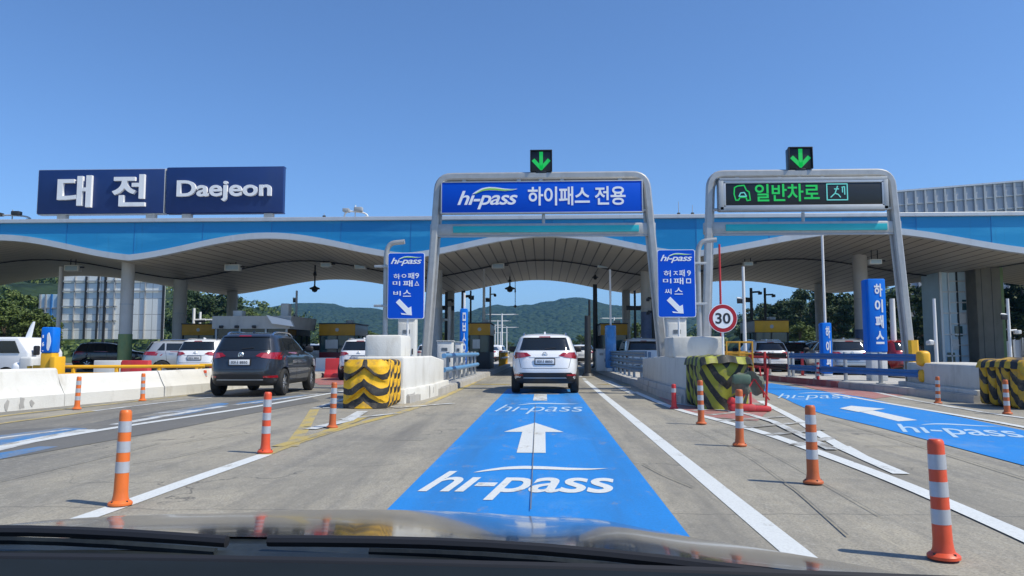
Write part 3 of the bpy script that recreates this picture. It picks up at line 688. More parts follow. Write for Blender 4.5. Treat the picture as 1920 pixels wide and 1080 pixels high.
# ------------------------------------------------------------------ overhead lane gantries with hanging boards and signals
GY = 22.5
def rnd_path(pts, n=6):
    """polyline with the listed corners softened"""
    out = [Vector(pts[0])]
    for i in range(1, len(pts)-1):
        a, b, c = Vector(pts[i-1]), Vector(pts[i]), Vector(pts[i+1]); r = .42
        p, q = b+(a-b).normalized()*min(r, (a-b).length*.45), b+(c-b).normalized()*min(r, (c-b).length*.45)
        for k in range(n+1):
            s = k/n; out.append(p*(1-s)**2 + b*2*s*(1-s) + q*s*s)
    return out + [Vector(pts[-1])]
def gantry(label, lx, rx, ltx, rtx, hangers, stubs):
    """lx/rx: foot x, ltx/rtx: shoulder x"""
    cx = (lx+rx)/2; t = thing('lane_gantry', label, 'gantry', (cx, GY, 0), 0, 'steel gantries over the lanes')
    top = 6.52
    for o, w_ in ((0, .19), (.11, .05)):
        mb = MB(); mb.tube(rnd_path([(lx-cx+o*.9, o, .15), (ltx-cx+o*.9, o, top-o*.6), (rtx-cx-o*.9, o, top-o*.6), (rx-cx-o*.9, o, .15)]), 0, sq=(.22 if not o else .16, w_))
        mb.build('frame', M_STEEL, t)
    mb = MB(); mb.box((0, .1, 6.49), (abs(rtx-ltx)-1.0, .07, .07), .01); mb.build('rail', M_POLE, t)
    for h in hangers:
        mb = MB(); mb.box((h-cx, .02, 6.33), (.13, .14, .2), .02); mb.box((h-cx, .02, 6.27), (.22, .16, .05), .01); mb.build('hanger', M_POLE, t)
    z = P(1000, 430, GY)[1]; k = z/6.3
    xa, xb = lx+(ltx-lx)*k-cx, rx+(rtx-rx)*k-cx
    mb = MB(); mb.box(((xa+xb)/2, .06, z), (xb-xa+.3, .2, .36), .03); c = mb.build('cross_beam', M_STEEL, t)
    mb = MB(); mb.box(((xa+xb)/2+.1, -.06, z-.0), ((xb-xa)*.86, .05, .2), .01); mb.build('light_strip', M_TEAL, c)
    mb = MB(); mb.box(((xa+xb)/2, .02, z-.20), (xb-xa+.2, .1, .05), .01); mb.build('conduit', M_POLE, c)
    zz = P(1000, 396, GY)[1]; mb = MB(); k = zz/6.3
    xa, xb = lx+(ltx-lx)*k-cx, rx+(rtx-rx)*k-cx
    mb.cyl((xa, 0, zz), (stubs[0]-cx, 0, zz), .045); mb.cyl((xb, 0, zz), (stubs[1]-cx, 0, zz), .045); mb.cyl((0, .02, z+.15), (0, .02, zz-.1), .05); mb.build('stub_arm', M_STEEL, t)
    for x in (lx, rx):
        mb = MB(); mb.box((x-cx, .1, .21), (.55, .6, .05), .01)
        for sx in (-.2, .2):
            for sy in (-.1, .3): mb.cyl((x-cx+sx, sy, .2), (x-cx+sx, sy, .29), .025, seg=8)
        mb.build('base_plate', M_STEEL, t)
    if 'right' in label:
        mb = MB(); mb.tube([(rx-cx+.01, 0, .2), (rx-cx-.02, 0, 1.5)], 0, sq=(.30, .30)); mb.build('sleeve', M_YELLOW, t)
    return t
gx = lambda px: P(px, 400, GY)[0]
gz = lambda py: P(1000, py, GY)[1]
gantry('steel gantry over the middle lane carrying the wide blue board', gx(796), gx(1245), gx(822), gx(1212), [gx(p) for p in (870, 973, 1014, 1054, 1163)], (gx(829), gx(1202)))
gantry('steel gantry over the right lane carrying the black green-lettered board', gx(1314), gx(1700), gx(1333), gx(1673), [gx(p) for p in (1383, 1463, 1500, 1543, 1625)], (gx(1348), gx(1660)))
def board(label, px0, px1, py0, py1, m, frame, name='overhead_sign'):
    x0, x1, z0, z1 = gx(px0), gx(px1), gz(py1), gz(py0); cx, cz = (x0+x1)/2, (z0+z1)/2
    t = thing(name, label, 'sign', (cx, GY-.12, z0))
    mb = MB(); mb.box((0, 0, cz-z0), (x1-x0, .16, z1-z0), .012); mb.build('panel', m, t)
    mb = MB(); f = .05 if frame else .022
    for z in (0, z1-z0): mb.box((0, 0, z), (x1-x0+2*f, .19, f*1.6), .008)
    for x in (x0-cx, x1-cx): mb.box((x, 0, cz-z0), (f*1.6, .19, z1-z0), .008)
    mb.build('frame', M_ALU, t)
    return t, cx, z0
t, cx, z0 = board('wide royal blue overhead sign reading hi-pass and white Korean letters', 829, 1203, 343, 401, M_SIGNB, False)
logo(t, gx(859)-cx, gx(971)-cx, gz(394)-z0, gz(353)-z0, -.082)
letters('lettering', '\ud558\uc774\ud328\uc2a4 \uc804\uc6a9', M_LETTER, t, gx(990)-cx, gx(1172)-cx, gz(388)-z0, gz(353)-z0, -.082, .019, 0, .01, .95)
t, cx, z0 = board('black LED board with green Korean letters over the right lane', 1356, 1652, 348, 393, M_LEDBOARD, True)
mb = MB()                                       # grey cabinet round the display
for a in ((0, .05, gz(343)-z0, gx(1660)-gx(1347), .3, .1), (0, .05, -.06, gx(1660)-gx(1347), .3, .12)): mb.box(a[:3], a[3:], .01)
mb.box((gx(1350)-cx, .05, .35), (.14, .3, .9), .01); mb.box((gx(1657)-cx, .05, .35), (.14, .3, .9), .01); mb.build('cabinet', M_POLE, t)
letters('lettering', '\uc77c\ubc18\ucc28\ub85c', M_LED, t, gx(1413)-cx, gx(1533)-cx, gz(384)-z0, gz(352)-z0, -.082, .014, 0, .01, .98)
def strokes(name, segs, m, parent, y, wd):
    mb = MB()
    for s in segs:
        for a, b in zip(s, s[1:]):
            a, b = Vector(a), Vector(b); d = (b-a); 
            if d.length < 1e-5: continue
            n = Vector((-d.y, d.x)).normalized()*wd/2; e = d.normalized()*wd*.3
            mb.prism([tuple(a+n-e), tuple(b+n+e), tuple(b-n+e), tuple(a-n-e)], y-.008, y)
    return mb.build(name, m, parent, sm=False)
q = lambda px, py: (gx(px)-cx, gz(py)-z0)
strokes('car_symbol', [[q(1377, 381), q(1374, 370), q(1375, 358), q(1381, 355), q(1393, 354), q(1397, 363), q(1402, 366), q(1404, 381), q(1398, 382), q(1396, 376), q(1385, 376), q(1382, 381), q(1377, 381)]], M_LED, t, -.082, .035)
strokes('car_symbol', [[q(1383, 374), q(1386, 368), q(1393, 367), q(1397, 374), q(1383, 374)]], M_LEDC, t, -.084, .03)
strokes('ticket_symbol', [[q(1547, 353), q(1585, 353), q(1585, 382), q(1547, 382), q(1547, 353)], [q(1554, 377), q(1562, 370), q(1568, 372), q(1572, 377)], [q(1561, 362), q(1569, 362)], [q(1567, 357), q(1562, 370)], [q(1575, 359), q(1580, 358), q(1580, 372)], [q(1576, 359), q(1576, 368)]], M_LEDC, t, -.082, .03)
def lane_signal(label, px0, px1, py0, py1):
    x0, x1, z0, z1 = gx(px0), gx(px1), 6.64, gz(py0); s = x1-x0; h = z1-z0
    t = thing('lane_signal', label, 'signal light', ((x0+x1)/2, GY, z0), 0, 'green arrow lane signals')
    mb = MB(); mb.box((0, .05, h/2), (s, .3, h), .02); mb.box((0, 0, -.02), (.3, .2, .06), .01); mb.build('housing', M_LEDBOARD, t)
    mb = MB(); mb.box((0, -.10, h+.0), (s+.02, .1, .03), .005)
    for x in (-s/2, s/2): mb.box((x, -.1, h/2), (.025, .1, h), .004)
    mb.build('visor', M_BLACK, t)
    a = s*.30
    strokes('arrow', [[(0, h*.88), (0, h*.16)], [(-a*1.15, h*.52), (0, h*.14), (a*1.15, h*.52)]], M_LED, t, -.104, s*.17)
lane_signal('green down-arrow signal on top of the middle lane gantry', 995, 1035, 284, 324)
lane_signal('green down-arrow signal on top of the right lane gantry', 1480, 1524, 284, 325)

# ------------------------------------------------------------------ blue lane guide signs, speed sign
def guide_sign(label, px0, px1, py0, py1, Y, lines, polepx):
    x0, x1 = P(px0, 540, Y)[0], P(px1, 540, Y)[0]; z0, z1 = P(760, py1, Y)[1], P(760, py0, Y)[1]; cx = (x0+x1)/2; w_, h = x1-x0, z1-z0
    t = thing('guide_sign', label, 'sign', (cx, Y, .2), 0, 'tall blue lane guide signs'); zb = z0-.2
    def rr(w, h, r, z):
        p = []
        for sx, sz, a0 in ((1, 1, 0), (-1, 1, 90), (-1, -1, 180), (1, -1, 270)):
            for k in range(5): a = R(a0+k*22.5); p.append((sx*(w/2-r)+r*math.cos(a), z+sz*(h/2-r)+r*math.sin(a)))
        return p
    mb = MB(); mb.prism(rr(w_, h, .06, zb+h/2), -.02, .02); mb.build('border', M_LETTER, t, sm=False)
    mb = MB(); mb.prism(rr(w_-.035, h-.035, .05, zb+h/2), -.026, .0); p = mb.build('panel', M_SIGNB, t, sm=False)
    logo(t, -w_*.42, w_*.42, zb+h*.80, zb+h*.945, -.027, .006)
    for txt, a, b, c, d in lines: letters('lettering', txt, M_LETTER, t, -w_/2+w_*a, -w_/2+w_*b, zb+h*c, zb+h*d, -.027, .012, 0, .006)
    mb = MB(); A, B = Vector((-w_*.22, zb+h*.275)), Vector((w_*.15, zb+h*.065)); d = (B-A).normalized(); n = Vector((-d.y, d.x))
    s = .062*w_*1.1; C = B-d*.10
    mb.prism([tuple(A+n*s), tuple(C+n*s), tuple(C-n*s), tuple(A-n*s)], -.033, -.027)
    e = Vector((w_*.17, zb+h*.055)); mb.prism([tuple(e), tuple(e+Vector((-.02*w_, .175*w_*1.35))), tuple(e+Vector((-.12*w_, .15*w_*1.2))), tuple(C+n*s), tuple(C-n*s), tuple(e+Vector((-.30*w_, .06*w_))), tuple(e+Vector((-.28*w_, .02)))][::-1], -.034, -.027)
    mb.build('arrow', M_LETTER, t, sm=False)
    xp = P(polepx, 540, Y)[0]-cx; top = P(760, 455, Y)[1]-.2
    mb = MB(); mb.tube(rnd_path([(xp, .16, 0), (xp, .16, top), (xp+.52, .16, top+.05)]), .07); mb.build('post', M_STEEL, t)
    for z in (zb+h*.2, zb+h*.8):
        mb = MB(); mb.box(((xp-w_*.1)/2, .07, z), (abs(xp)+w_*.5, .05, .07), .008); mb.build('bracket', M_POLE, t)
    mb = MB(); mb.cyl((.05, .03, .85), (.05, .03, zb), .03); mb.build('stay', M_WHITEPOLE, t)
guide_sign('tall blue lane sign left of the middle lane, with arrow pointing down right', 727, 796, 474, 598, 20.6,
           [('\ud558', .16, .34, .60, .68), ('\u3147\ud328', .38, .72, .60, .695), ('9', .75, .85, .61, .69), ('\ubbf8', .14, .34, .50, .57), ('\ud328', .42, .68, .485, .58), ('\u25b3', .73, .86, .50, .57), ('\ube44', .16, .36, .35, .42), ('\uc2a4', .42, .64, .335, .435)], 721)
guide_sign('tall blue lane sign right of the middle lane, next to the round speed sign', 1233, 1304, 471, 596, 20.6,
           [('\ud5c8', .16, .35, .60, .69), ('\u3148\ud328', .42, .72, .60, .70), ('9', .78, .88, .61, .69), ('\ubbf8', .14, .36, .50, .57), ('\ud328', .42, .68, .485, .58), ('\u3141', .75, .88, .50, .57), ('\uc528', .18, .36, .34, .42), ('\uc2a4', .44, .66, .335, .435)], 1312)
Y = 18.4; x, z = P(1355, 597, Y); r = 26.5/F*Y
Y = 18.4
t = thing('speed_limit_sign', 'round red-rimmed speed sign reading 30 above the right barrier', 'traffic sign', (x, Y, 1.02)); z -= 1.02
def disc(name, r0, m, y0, y1):
    mb = MB(); mb.cyl((0, y0, z), (0, y1, z), r0, seg=48); return mb.build(name, m, t, ang=30)
disc('plate', r, M_LETTER, -.02, .0); disc('rim', r*.965, M_REDRING, -.024, -.01); disc('face', r*.70, M_LETTER, -.028, -.01)
letters('numerals', '30', M_INK, t, -r*.52, r*.52, z-r*.38, z+r*.38, -.0285, .02, 0, .004)
mb = MB(); mb.cyl((0, .03, 0), (0, .03, z+r*.7), .03); mb.build('pole', M_WHITEPOLE, t)

# ------------------------------------------------------------------ traffic islands (kerbed pavements)
def island(pts, h=.2):
    mb = MB(); mb.prism(pts, -.015, h, 'XY'); bmesh.ops.recalc_face_normals(mb.bm, faces=mb.bm.faces)
    top = [e for e in mb.bm.edges if all(v.co.z > .1 for v in e.verts)]
    bmesh.ops.bevel(mb.bm, geom=top, offset=.03, segments=2, affect='EDGES')
    return struct(mb.build('traffic_island', M_KERB))
island([(-4.35, 17.0), (-3.05, 17.0), (-2.78, 21), (-2.62, 28), (-2.5, 40), (-2.5, 66), (-5.3, 66), (-5.3, 26), (-4.85, 20)])
island([(3.06, 17.0), (4.55, 17.0), (4.9, 20), (5.3, 26), (5.3, 66), (2.95, 66), (2.95, 36), (3.05, 26), (2.98, 20)])
island([(9.72, 17.5), (11.35, 17.4), (12.8, 24), (13.0, 66), (8.6, 66), (8.75, 40), (8.95, 30), (9.3, 26.6), (9.75, 20)])
island([(-10.2, 22), (-9.85, 24), (-9.85, 66), (-13.6, 66), (-13.6, 20), (-12, 19)])
island([(20.2, 24), (24.8, 22), (25.2, 66), (20.2, 66)])

# ------------------------------------------------------------------ concrete barriers
def wall_mb(path, tops, hb=.34, ht=.13, plinth=.26):
    path = [Vector(p) for p in path]; rings = []
    for i, p in enumerate(path):
        d = (path[min(i+1, len(path)-1)]-path[max(i-1, 0)]).normalized(); n = Vector((-d.y, d.x)); T = tops[i]
        prof = [(hb, -.01), (hb, plinth), (hb*.93, plinth+.02), (hb*.62, plinth+.22), (ht+.02, T-.04), (ht-.02, T), (-ht+.02, T), (-ht-.02, T-.04), (-hb*.62, plinth+.22), (-hb*.93, plinth+.02), (-hb, plinth), (-hb, -.01)]
        rings.append([Vector((p.x+n.x*a, p.y+n.y*a, b)) for a, b in prof])
    mb = MB(); mb.loft(rings, True); return mb
def chips(parent, pts, seed):
    """dark chipped patches low on a barrier face: shallow irregular flakes"""
    rnd = random.Random(seed)
    for (x, y, z, nx, ny, s) in pts:
        n = Vector((nx, ny, 0)).normalized(); u = Vector((-n.y, n.x, 0)); c = Vector((x, y, z)); ring = []
        for k in range(9):
            a = 2*math.pi*k/9; rr = s*rnd.uniform(.5, 1.1); ring.append(c+n*.006+u*math.cos(a)*rr*.7+Vector((0, 0, 1))*math.sin(a)*rr*1.2)
        mb = MB(); mb.loft([ring, [p-n*.02 for p in ring]], True); mb.build('chipped_patch', M_CONC, parent, sm=False)
BG = 'concrete barriers'
def barrier(label, path, tops, m=None, **k):
    o = wall_mb(path, tops, **k).build('concrete_barrier', m or M_BARR, ang=30); tag(o, label, 'barrier', BG); return o
b1 = barrier('nearest taller white concrete barrier at the left edge, dark chips along its foot', [(-11.75, 9), (-11.3, 12), (-10.98, 14.2), (-10.72, 15.9)], [.84, .84, .82, .82], hb=.37)
chips(b1, [(-10.572, 14.4, .12, 1, -.14, .10), (-10.52, 14.75, .14, 1, -.14, .12), (-10.48, 15.0, .12, 1, -.14, .09)], 1)
barrier('white concrete barrier segment behind the two orange posts on the left', [(-10.70, 15.92), (-10.45, 17.6), (-10.24, 19.25)], [.68, .67, .665])
barrier('white concrete barrier segment beside the dark grey car', [(-10.23, 19.28), (-10.0, 21.6), (-9.9, 25.5)], [.665, .66, .66])
o = MB(); o.prism([(-4.3, 17.05), (-3.2, 17.05), (-3.04, 18.2), (-2.95, 19.8), (-2.95, 22.0), (-3.45, 22.0), (-4.5, 20.5)], .2, 1.06, 'XY')
def bev(mb, off=.05, seg=3):
    bmesh.ops.recalc_face_normals(mb.bm, faces=mb.bm.faces)
    e = [e for e in mb.bm.edges if len(e.link_faces) == 2 and e.calc_face_angle(0) > .5 and max(v.co.z for v in e.verts) > .1]
    bmesh.ops.bevel(mb.bm, geom=e, offset=off, segments=seg, affect='EDGES', profile=.5)
bev(o)
for v in o.bm.verts:
    if v.co.z > .6 and v.co.y > 20.2: v.co.z -= .13*min(1, (v.co.y-20.2)/.5)
o = o.build('concrete_barrier', M_BARR, ang=35); tag(o, 'white concrete nose block behind the yellow and black cushion left of the middle lane', 'barrier', BG)
mb = MB(); mb.prism([(-4.40, 16.9), (-3.15, 16.9), (-2.94, 18.2), (-2.84, 19.8), (-2.84, 22.3), (-4.55, 22.3)], .0, .33, 'XY'); bev(mb, .03, 2); mb.build('plinth', M_BARR, o, ang=35)
chips(o, [(-3.055, 17.5, .14, 1, -.16, .11), (-3.02, 17.75, .2, 1, -.16, .08), (-2.985, 17.95, .09, 1, -.16, .12), (-2.93, 18.5, .2, 1, -.1, .09), (-2.90, 18.9, .16, 1, -.1, .14), (-2.87, 19.4, .18, 1, -.08, .08)], 2)
o = MB(); o.box((-3.95, 18.9, 1.3), (.92, 1.3, .56), .07); o = o.build('concrete_block', M_BARR); tag(o, 'white concrete block standing on the left nose barrier', 'concrete block', 'white blocks on the nose barriers')
o = MB(); o.prism([(3.26, 17.05), (4.35, 17.0), (4.6, 19.2), (4.6, 22), (3.2, 24.6), (3.14, 20)], .2, 1.05, 'XY'); bev(o)
for v in o.bm.verts:
    if v.co.z > .6 and v.co.y > 20.2: v.co.z -= .10*min(1, (v.co.y-20.2)/1)
o = o.build('concrete_barrier', M_BARRG, ang=35); tag(o, 'grey-white concrete nose block behind the green and yellow cushion', 'barrier', BG)
mb = MB(); mb.prism([(3.12, 16.9), (4.5, 16.9), (4.75, 19.2), (4.75, 22), (3.06, 24.9), (3.02, 20)], .0, .33, 'XY'); bev(mb, .03, 2); mb.build('plinth', M_KERB, o, ang=35)
o = MB(); o.box((3.78, 19.2, 1.28), (1.25, 1.3, .52), .06); o = o.build('concrete_block', M_BARRG); tag(o, 'weathered white block on the right nose barrier below the blue sign', 'concrete block', 'white blocks on the nose barriers')
o = MB(); o.prism([(9.95, 17.6), (11.2, 17.5), (12.4, 22.5), (10.62, 22.5), (10.2, 20)], .28, .86, 'XY'); bev(o)
o = o.build('concrete_barrier', M_BARRG, ang=35); tag(o, 'grey-stained concrete barrier at the right edge behind the striped cushion', 'barrier', BG)
mb = MB(); mb.prism([(9.8, 17.5), (11.3, 17.45), (12.5, 22.7), (10.45, 22.7), (10.05, 20)], .0, .3, 'XY'); bev(mb, .03, 2); mb.build('plinth', M_BARRG, o, ang=35)

# ------------------------------------------------------------------ crash cushions
def cushion(label, x, y, m, w_=.95, ribs=5, h=1.0, rz=0, depth=.27, nose=True, cover=False):
    t = thing('crash_cushion', label, 'crash cushion', (x, y, .012), rz, 'striped crash cushions')
    for i in range(ribs):
        mb = MB(); mb.box((0, .32+i*depth+depth/2, h/2), (w_*(1+.03*math.sin(i*2.1)), depth*.96, h-.02*i % .05), .07, seg=3)
        for v in mb.bm.verts:
            s = 1 + .018*math.sin(v.co.z*9+i*1.7); v.co.x *= s; v.co.y += .02*math.sin(v.co.x*7+v.co.z*5+i)
        mb.build('drum', m, t)
    # layered chevron nose
    nx, nz = 37, 49; rings = []
    for j in range(nz):
        zz = h*j/(nz-1); ring = []
        for i in range(nx):
            u = -1+2*i/(nx-1); xx = u*w_*.49
            if cover:
                yy = .30-.28*(1-abs(u)**3)*(1-.25*(zz/h)**6) + .035*noise.noise(Vector((xx*4, zz*4, 3))) + .012*math.sin(zz*8+u*3)
            else:
                s = (zz*1.0+abs(xx)*.75)/.42; fr = s-math.floor(s)
                yy = .34-.12*(1-abs(u)**4) - .10*(1-fr)**.7*(1-abs(u)**2.2)*(1-.3*zz/h) - .03*noise.noise(Vector((xx*5, zz*5, 1)))
                if zz > h*.86: yy += (zz-h*.86)*.7
            ring.append(Vector((xx, yy, zz)))
        rings.append(ring)
    mb = MB(); mb.loft(rings, closed=False)
    back = [[Vector((p.x, .36, p.z)) for p in r] for r in rings]
    for a, b_ in ((0, 1), ): pass
    mb.loft([rings[-1], back[-1]], closed=False); mb.loft([[r[0] for r in rings], [r[0] for r in back]], closed=False); mb.loft([[r[-1] for r in rings], [r[-1] for r in back]], closed=False)
    mb.build('nose', m, t, ang=28)
    if cover:
        mb = MB(); rings = []
        for j in range(14):
            v = j/13; ring = []
            for i in range(29):
                u = -1+2*i/28; xx = u*w_*.56; yy = -.02+v*(ribs*depth+.3); e = max(0, abs(u)-.85)/.15
                ring.append(Vector((xx, yy+.02*math.sin(u*12), h+.06+.05*(1-abs(u))+.012*math.sin(u*9+v*8)-.16*e*e - (.14 if j == 0 else 0))))
            rings.append(ring)
        mb.loft(rings, closed=False); mb.build('cover', m, t)
    return t
cushion('yellow and black cushion with layered chevron nose left of the middle lane', -3.72, 15.2, M_CHEV)
tc_ = cushion('green, yellow and black covered cushion right of the middle lane, battered', 3.68, 15.3, M_CHEVG, 1.0, 5, .98, cover=True)
cushion('dirty yellow and black cushion at the right edge of the picture', 10.35, 15.5, M_CHEVD, 1.35, 5, .92, cover=True)
# crumpled red plastic stand and grey netting in front of the battered cushion
t = thing('crumpled_stand', 'crumpled red plastic stand with torn grey netting against the battered cushion', 'debris', (4.0, 15.0, .012))
mb = MB(); mb.box((-.12, .0, .07), (.5, .3, .14), .05); mb.box((.2, .05, .05), (.45, .36, .1), .03); mb.box((.05, -.02, .2), (.04, .05, .34), .012); mb.box((-.28, .0, .17), (.22, .2, .16), .05, Matrix.Rotation(.5, 3, 'Y')); mb.build('base', M_RED, t)
mb = MB(); mb.box((.40, .1, .42), (.04, .05, .82), .012, Matrix.Rotation(.07, 3, 'Y')); mb.box((.33, .18, .55), (.03, .04, .6), .01, Matrix.Rotation(-.12, 3, 'Y')); mb.box((.0, .0, .42), (.03, .03, .5), .01, Matrix.Rotation(.55, 3, 'Y')); mb.box((.28, .0, .42), (.03, .03, .5), .01, Matrix.Rotation(-.6, 3, 'Y')); mb.build('upright', M_RED, t)
M_NET = mat('grey_green_netting', (.22, .25, .20), .7, 0, .3, 6, bump=.3, dirt=(.32, .2, .16), dscale=5, damt=.7)
rings = []
for j in range(9):
    v = j/8; ring = []
    for i in range(13):
        u = i/12; xx = -.3+.62*u; ring.append(Vector((xx, .02+.06*math.sin(u*9+v*4)-.08*v*(1-v)*4*.5, .32+.46*v-.18*abs(u-.5)*v+.03*math.sin(u*14+v*5))))
    rings.append(ring)
mb = MB(); mb.loft(rings, closed=False); bmesh.ops.solidify(mb.bm, geom=mb.bm.faces[:], thickness=.02); mb.build('netting', M_NET, t)
mb = MB(); mb.box((-.12, -.03, .62), (.36, .14, .2), .05); mb.build('lamp_box', mat('faded_green_plastic', (.075, .13, .09), .5, 0, .4, 5, dirt=(.2, .19, .15), dscale=6, damt=.7), t)  # plain greenish plastic box, not a lamp

# ------------------------------------------------------------------ flexible lane posts
def post_mesh(m, bands, h, name, extra=0):
    mb = MB(); prof = [(.0, 0), (.088, 0), (.088, .016), (.078, .026), (.062, .036), (.056, .06), (.052, .10), (.045, h-.03), (.043, h-.012), (.034, h), (0, h)]
    mb.lathe(prof, seg=20); return mb
def delineator(label, px, py, pt, m, nb=3):
    x, y = G(px, py); h = P(px, pt, y)[1]-.012
    t = thing('lane_post', label, 'lane post', (x, y, .012), 0, 'orange flexible lane posts')
    t.rotation_euler = (R(math.sin(px)*1.3), R(math.cos(px*1.7)*1.3), px*.7)
    post_mesh(m, nb, h, '').build('post', m, t)
    for k in range(nb):
        z1 = h-.085-k*.155; rr_ = lambda z: .052-(z-.10)/(h-.13)*.007+.0012; mb = MB(); mb.cyl((0, 0, z1-.085), (0, 0, z1), rr_(z1-.085), rr_(z1), seg=20); mb.build('reflective_band', M_REFL, t)
    for k in range(4 if y < 10 else 0):
        a = math.pi/4+k*math.pi/2; mb = MB(); mb.cyl((.072*math.cos(a), .072*math.sin(a), .015), (.072*math.cos(a), .072*math.sin(a), .034), .008, seg=8); mb.build('bolt', M_DARK, t)
    return t
delineator('nearest orange lane post on the white line at the lower left', 225, 949, 769, M_ORANGE)
delineator('red-orange lane post between white line and yellow hatching on the left', 497, 850, 735, M_REDORANGE)
delineator('dull orange lane post just in front of the yellow and black cushion', 623, 803, 717, M_ORANGE2)
delineator('orange lane post by the white barrier, leftmost along it', 144, 768, 706, M_ORANGE)
delineator('orange lane post by the white barrier, middle one along it', 267, 752, 700, M_ORANGE)
delineator('red-orange lane post by the white barrier touching the dark car outline', 384, 735, 694, M_REDORANGE)
delineator('third lane post in the right row, dull orange with a long thin shadow', 1525, 908, 760, M_ORANGE2)
delineator('second lane post in the right row, in front of the crumpled red stand', 1387, 837, 730, M_ORANGE2)
delineator('first lane post in the right row, in front of the battered green cushion', 1315, 796, 713, M_ORANGE2)
delineator('short faded red lane post with torn top beside the right kerb', 1264, 767, 720, M_RED, 1)
delineator('nearest large red-orange lane post at the lower right corner', 1770, 1050, 824, M_REDORANGE)
delineator('orange lane post in front of the right grey barrier', 1759, 757, 706, M_ORANGE2)
delineator('orange lane post in front of the striped cushion at the right edge', 1889, 777, 712, M_ORANGE2)
delineator('red lane post beside the blue guardrail on the right kerb', 1534, 722, 679, M_RED)

# red painted kerb along the right island, yellow end caps
mb = MB(); mb.loft([[Vector((x-.012, y, .0)), Vector((x-.012, y, .207)), Vector((x+.16, y, .207)), Vector((x+.16, y, .0))] for x, y in ((9.42, 24.6), (9.29, 26.6), (8.94, 30), (8.8, 37))], True)
struct(mb.build('kerb_paint', mat('red_kerb_paint', (.34, .09, .085), .7, 0, .25, 2, dirt=(.34, .32, .29), dscale=2, damt=.8)))

# ------------------------------------------------------------------ guardrails
def guardrail(label, path, m, pm, rails, step=1.3, zb=.2, h=.95, flat=False, r=.075, side=-1):
    p0 = path[0]; t = thing('guardrail', label, 'guardrail', (p0[0], p0[1], zb), 0, 'guardrails along the islands')
    pts = [Vector((a-p0[0], b-p0[1])) for a, b in path]
    for z in rails:
        mb = MB(); q = [(p.x, p.y, z) for p in pts]
        if flat:
            rings = []
            for i, p in enumerate(pts):
                d = (pts[min(i+1, len(pts)-1)]-pts[max(i-1, 0)]).normalized(); n = Vector((-d.y, d.x))
                rings.append([Vector((p.x+n.x*a, p.y+n.y*a, z+b)) for a, b in ((.03, -.1), (.045, -.05), (.015, 0), (.045, .05), (.03, .1), (-.03, .1), (-.03, -.1))])
            mb.loft(rings, True)
        else: mb.tube(q, r, 12)
        mb.build('rail', m, t)
    L_ = sum((b-a).length for a, b in zip(pts, pts[1:])); n = max(2, round(L_/step)+1)
    for i in range(n):
        s = L_*i/(n-1); k = 0
        while k < len(pts)-2 and s > (pts[k+1]-pts[k]).length: s -= (pts[k+1]-pts[k]).length; k += 1
        p = pts[k]+(pts[k+1]-pts[k]).normalized()*s
        mb = MB(); mb.box((p.x+side*.11, p.y, h/2), (.09, .12, h), .012); mb.box((p.x+side*.11, p.y, .01), (.2, .22, .03), .005); mb.build('post', pm, t)
    return t
M_LBLUE = mat('light_blue_rail', (.12, .30, .55), .4, .1, .12, 3, dirt=(.3, .33, .36), damt=.5)
guardrail('light blue two-rail guardrail behind the white nose block left of the middle lane', [(-2.98, 22.2), (-2.86, 25), (-2.80, 31.5)], M_LBLUE, M_POLE, (.42, .84))
guardrail('blue-grey three-rail guardrail behind the nose block right of the middle lane', [(3.35, 24.8), (3.22, 28), (3.2, 36)], M_RAILGREY, M_RAILGREY, (.35, .62, .88), 1.6, flat=True, side=1)
gr = guardrail('dark blue flat guardrail along the kerb of the right lane', [(10.35, 21.2), (9.9, 24), (9.55, 27), (9.35, 29)], M_BLUEPAINT, M_POLE, (.36, .80), 2.0, flat=True, side=1)
mb = MB(); mb.box((.06, -.12, .78), (.3, .34, .42), .1, seg=3); mb.build('end_cap', M_YELLOW, gr); mb = MB(); mb.box((.08, -.1, .3), (.26, .3, .36), .1, seg=3); mb.build('end_cap', M_YELLOW, gr)
guardrail('dark grey guardrail farther along the right lane beside the yellow booth', [(9.3, 29.3), (9.15, 33), (9.1, 38)], M_DARK, M_POLE, (.36, .80), 2.2, flat=True, side=1)
guardrail('red pipe railing on the right kerb, seen past the battered cushion', [(8.95, 34), (9.05, 31.2), (10.4, 30.4)], M_RED, M_RED, (.3, .72), 1.6, r=.05)
guardrail('yellow pipe rail behind the white barrier at the far left', [(-14.9, 21.3), (-12.6, 21.9), (-10.4, 22.6)], M_YELLOW, M_YELLOW, (.30, .52), 1.2, zb=.2, h=.55, r=.05)
guardrail('yellow boom rail behind the barrier next to the white parked car', [(-11.9, 25.5), (-10.1, 25.4)], M_YELLOW, M_YELLOW, (.25, .5), 1.0, h=.52, r=.05)
guardrail('white railing on the left island far behind the white car', [(-2.75, 48), (-2.75, 58)], M_SOFTWHITE, M_YELLOW, (.5, .9), 1.6, r=.06)
guardrail('white pipe railing by the right booth behind the white car', [(3.15, 37), (3.15, 46)], M_SOFTWHITE, M_SOFTWHITE, (.45, .9), 1.5, r=.04)

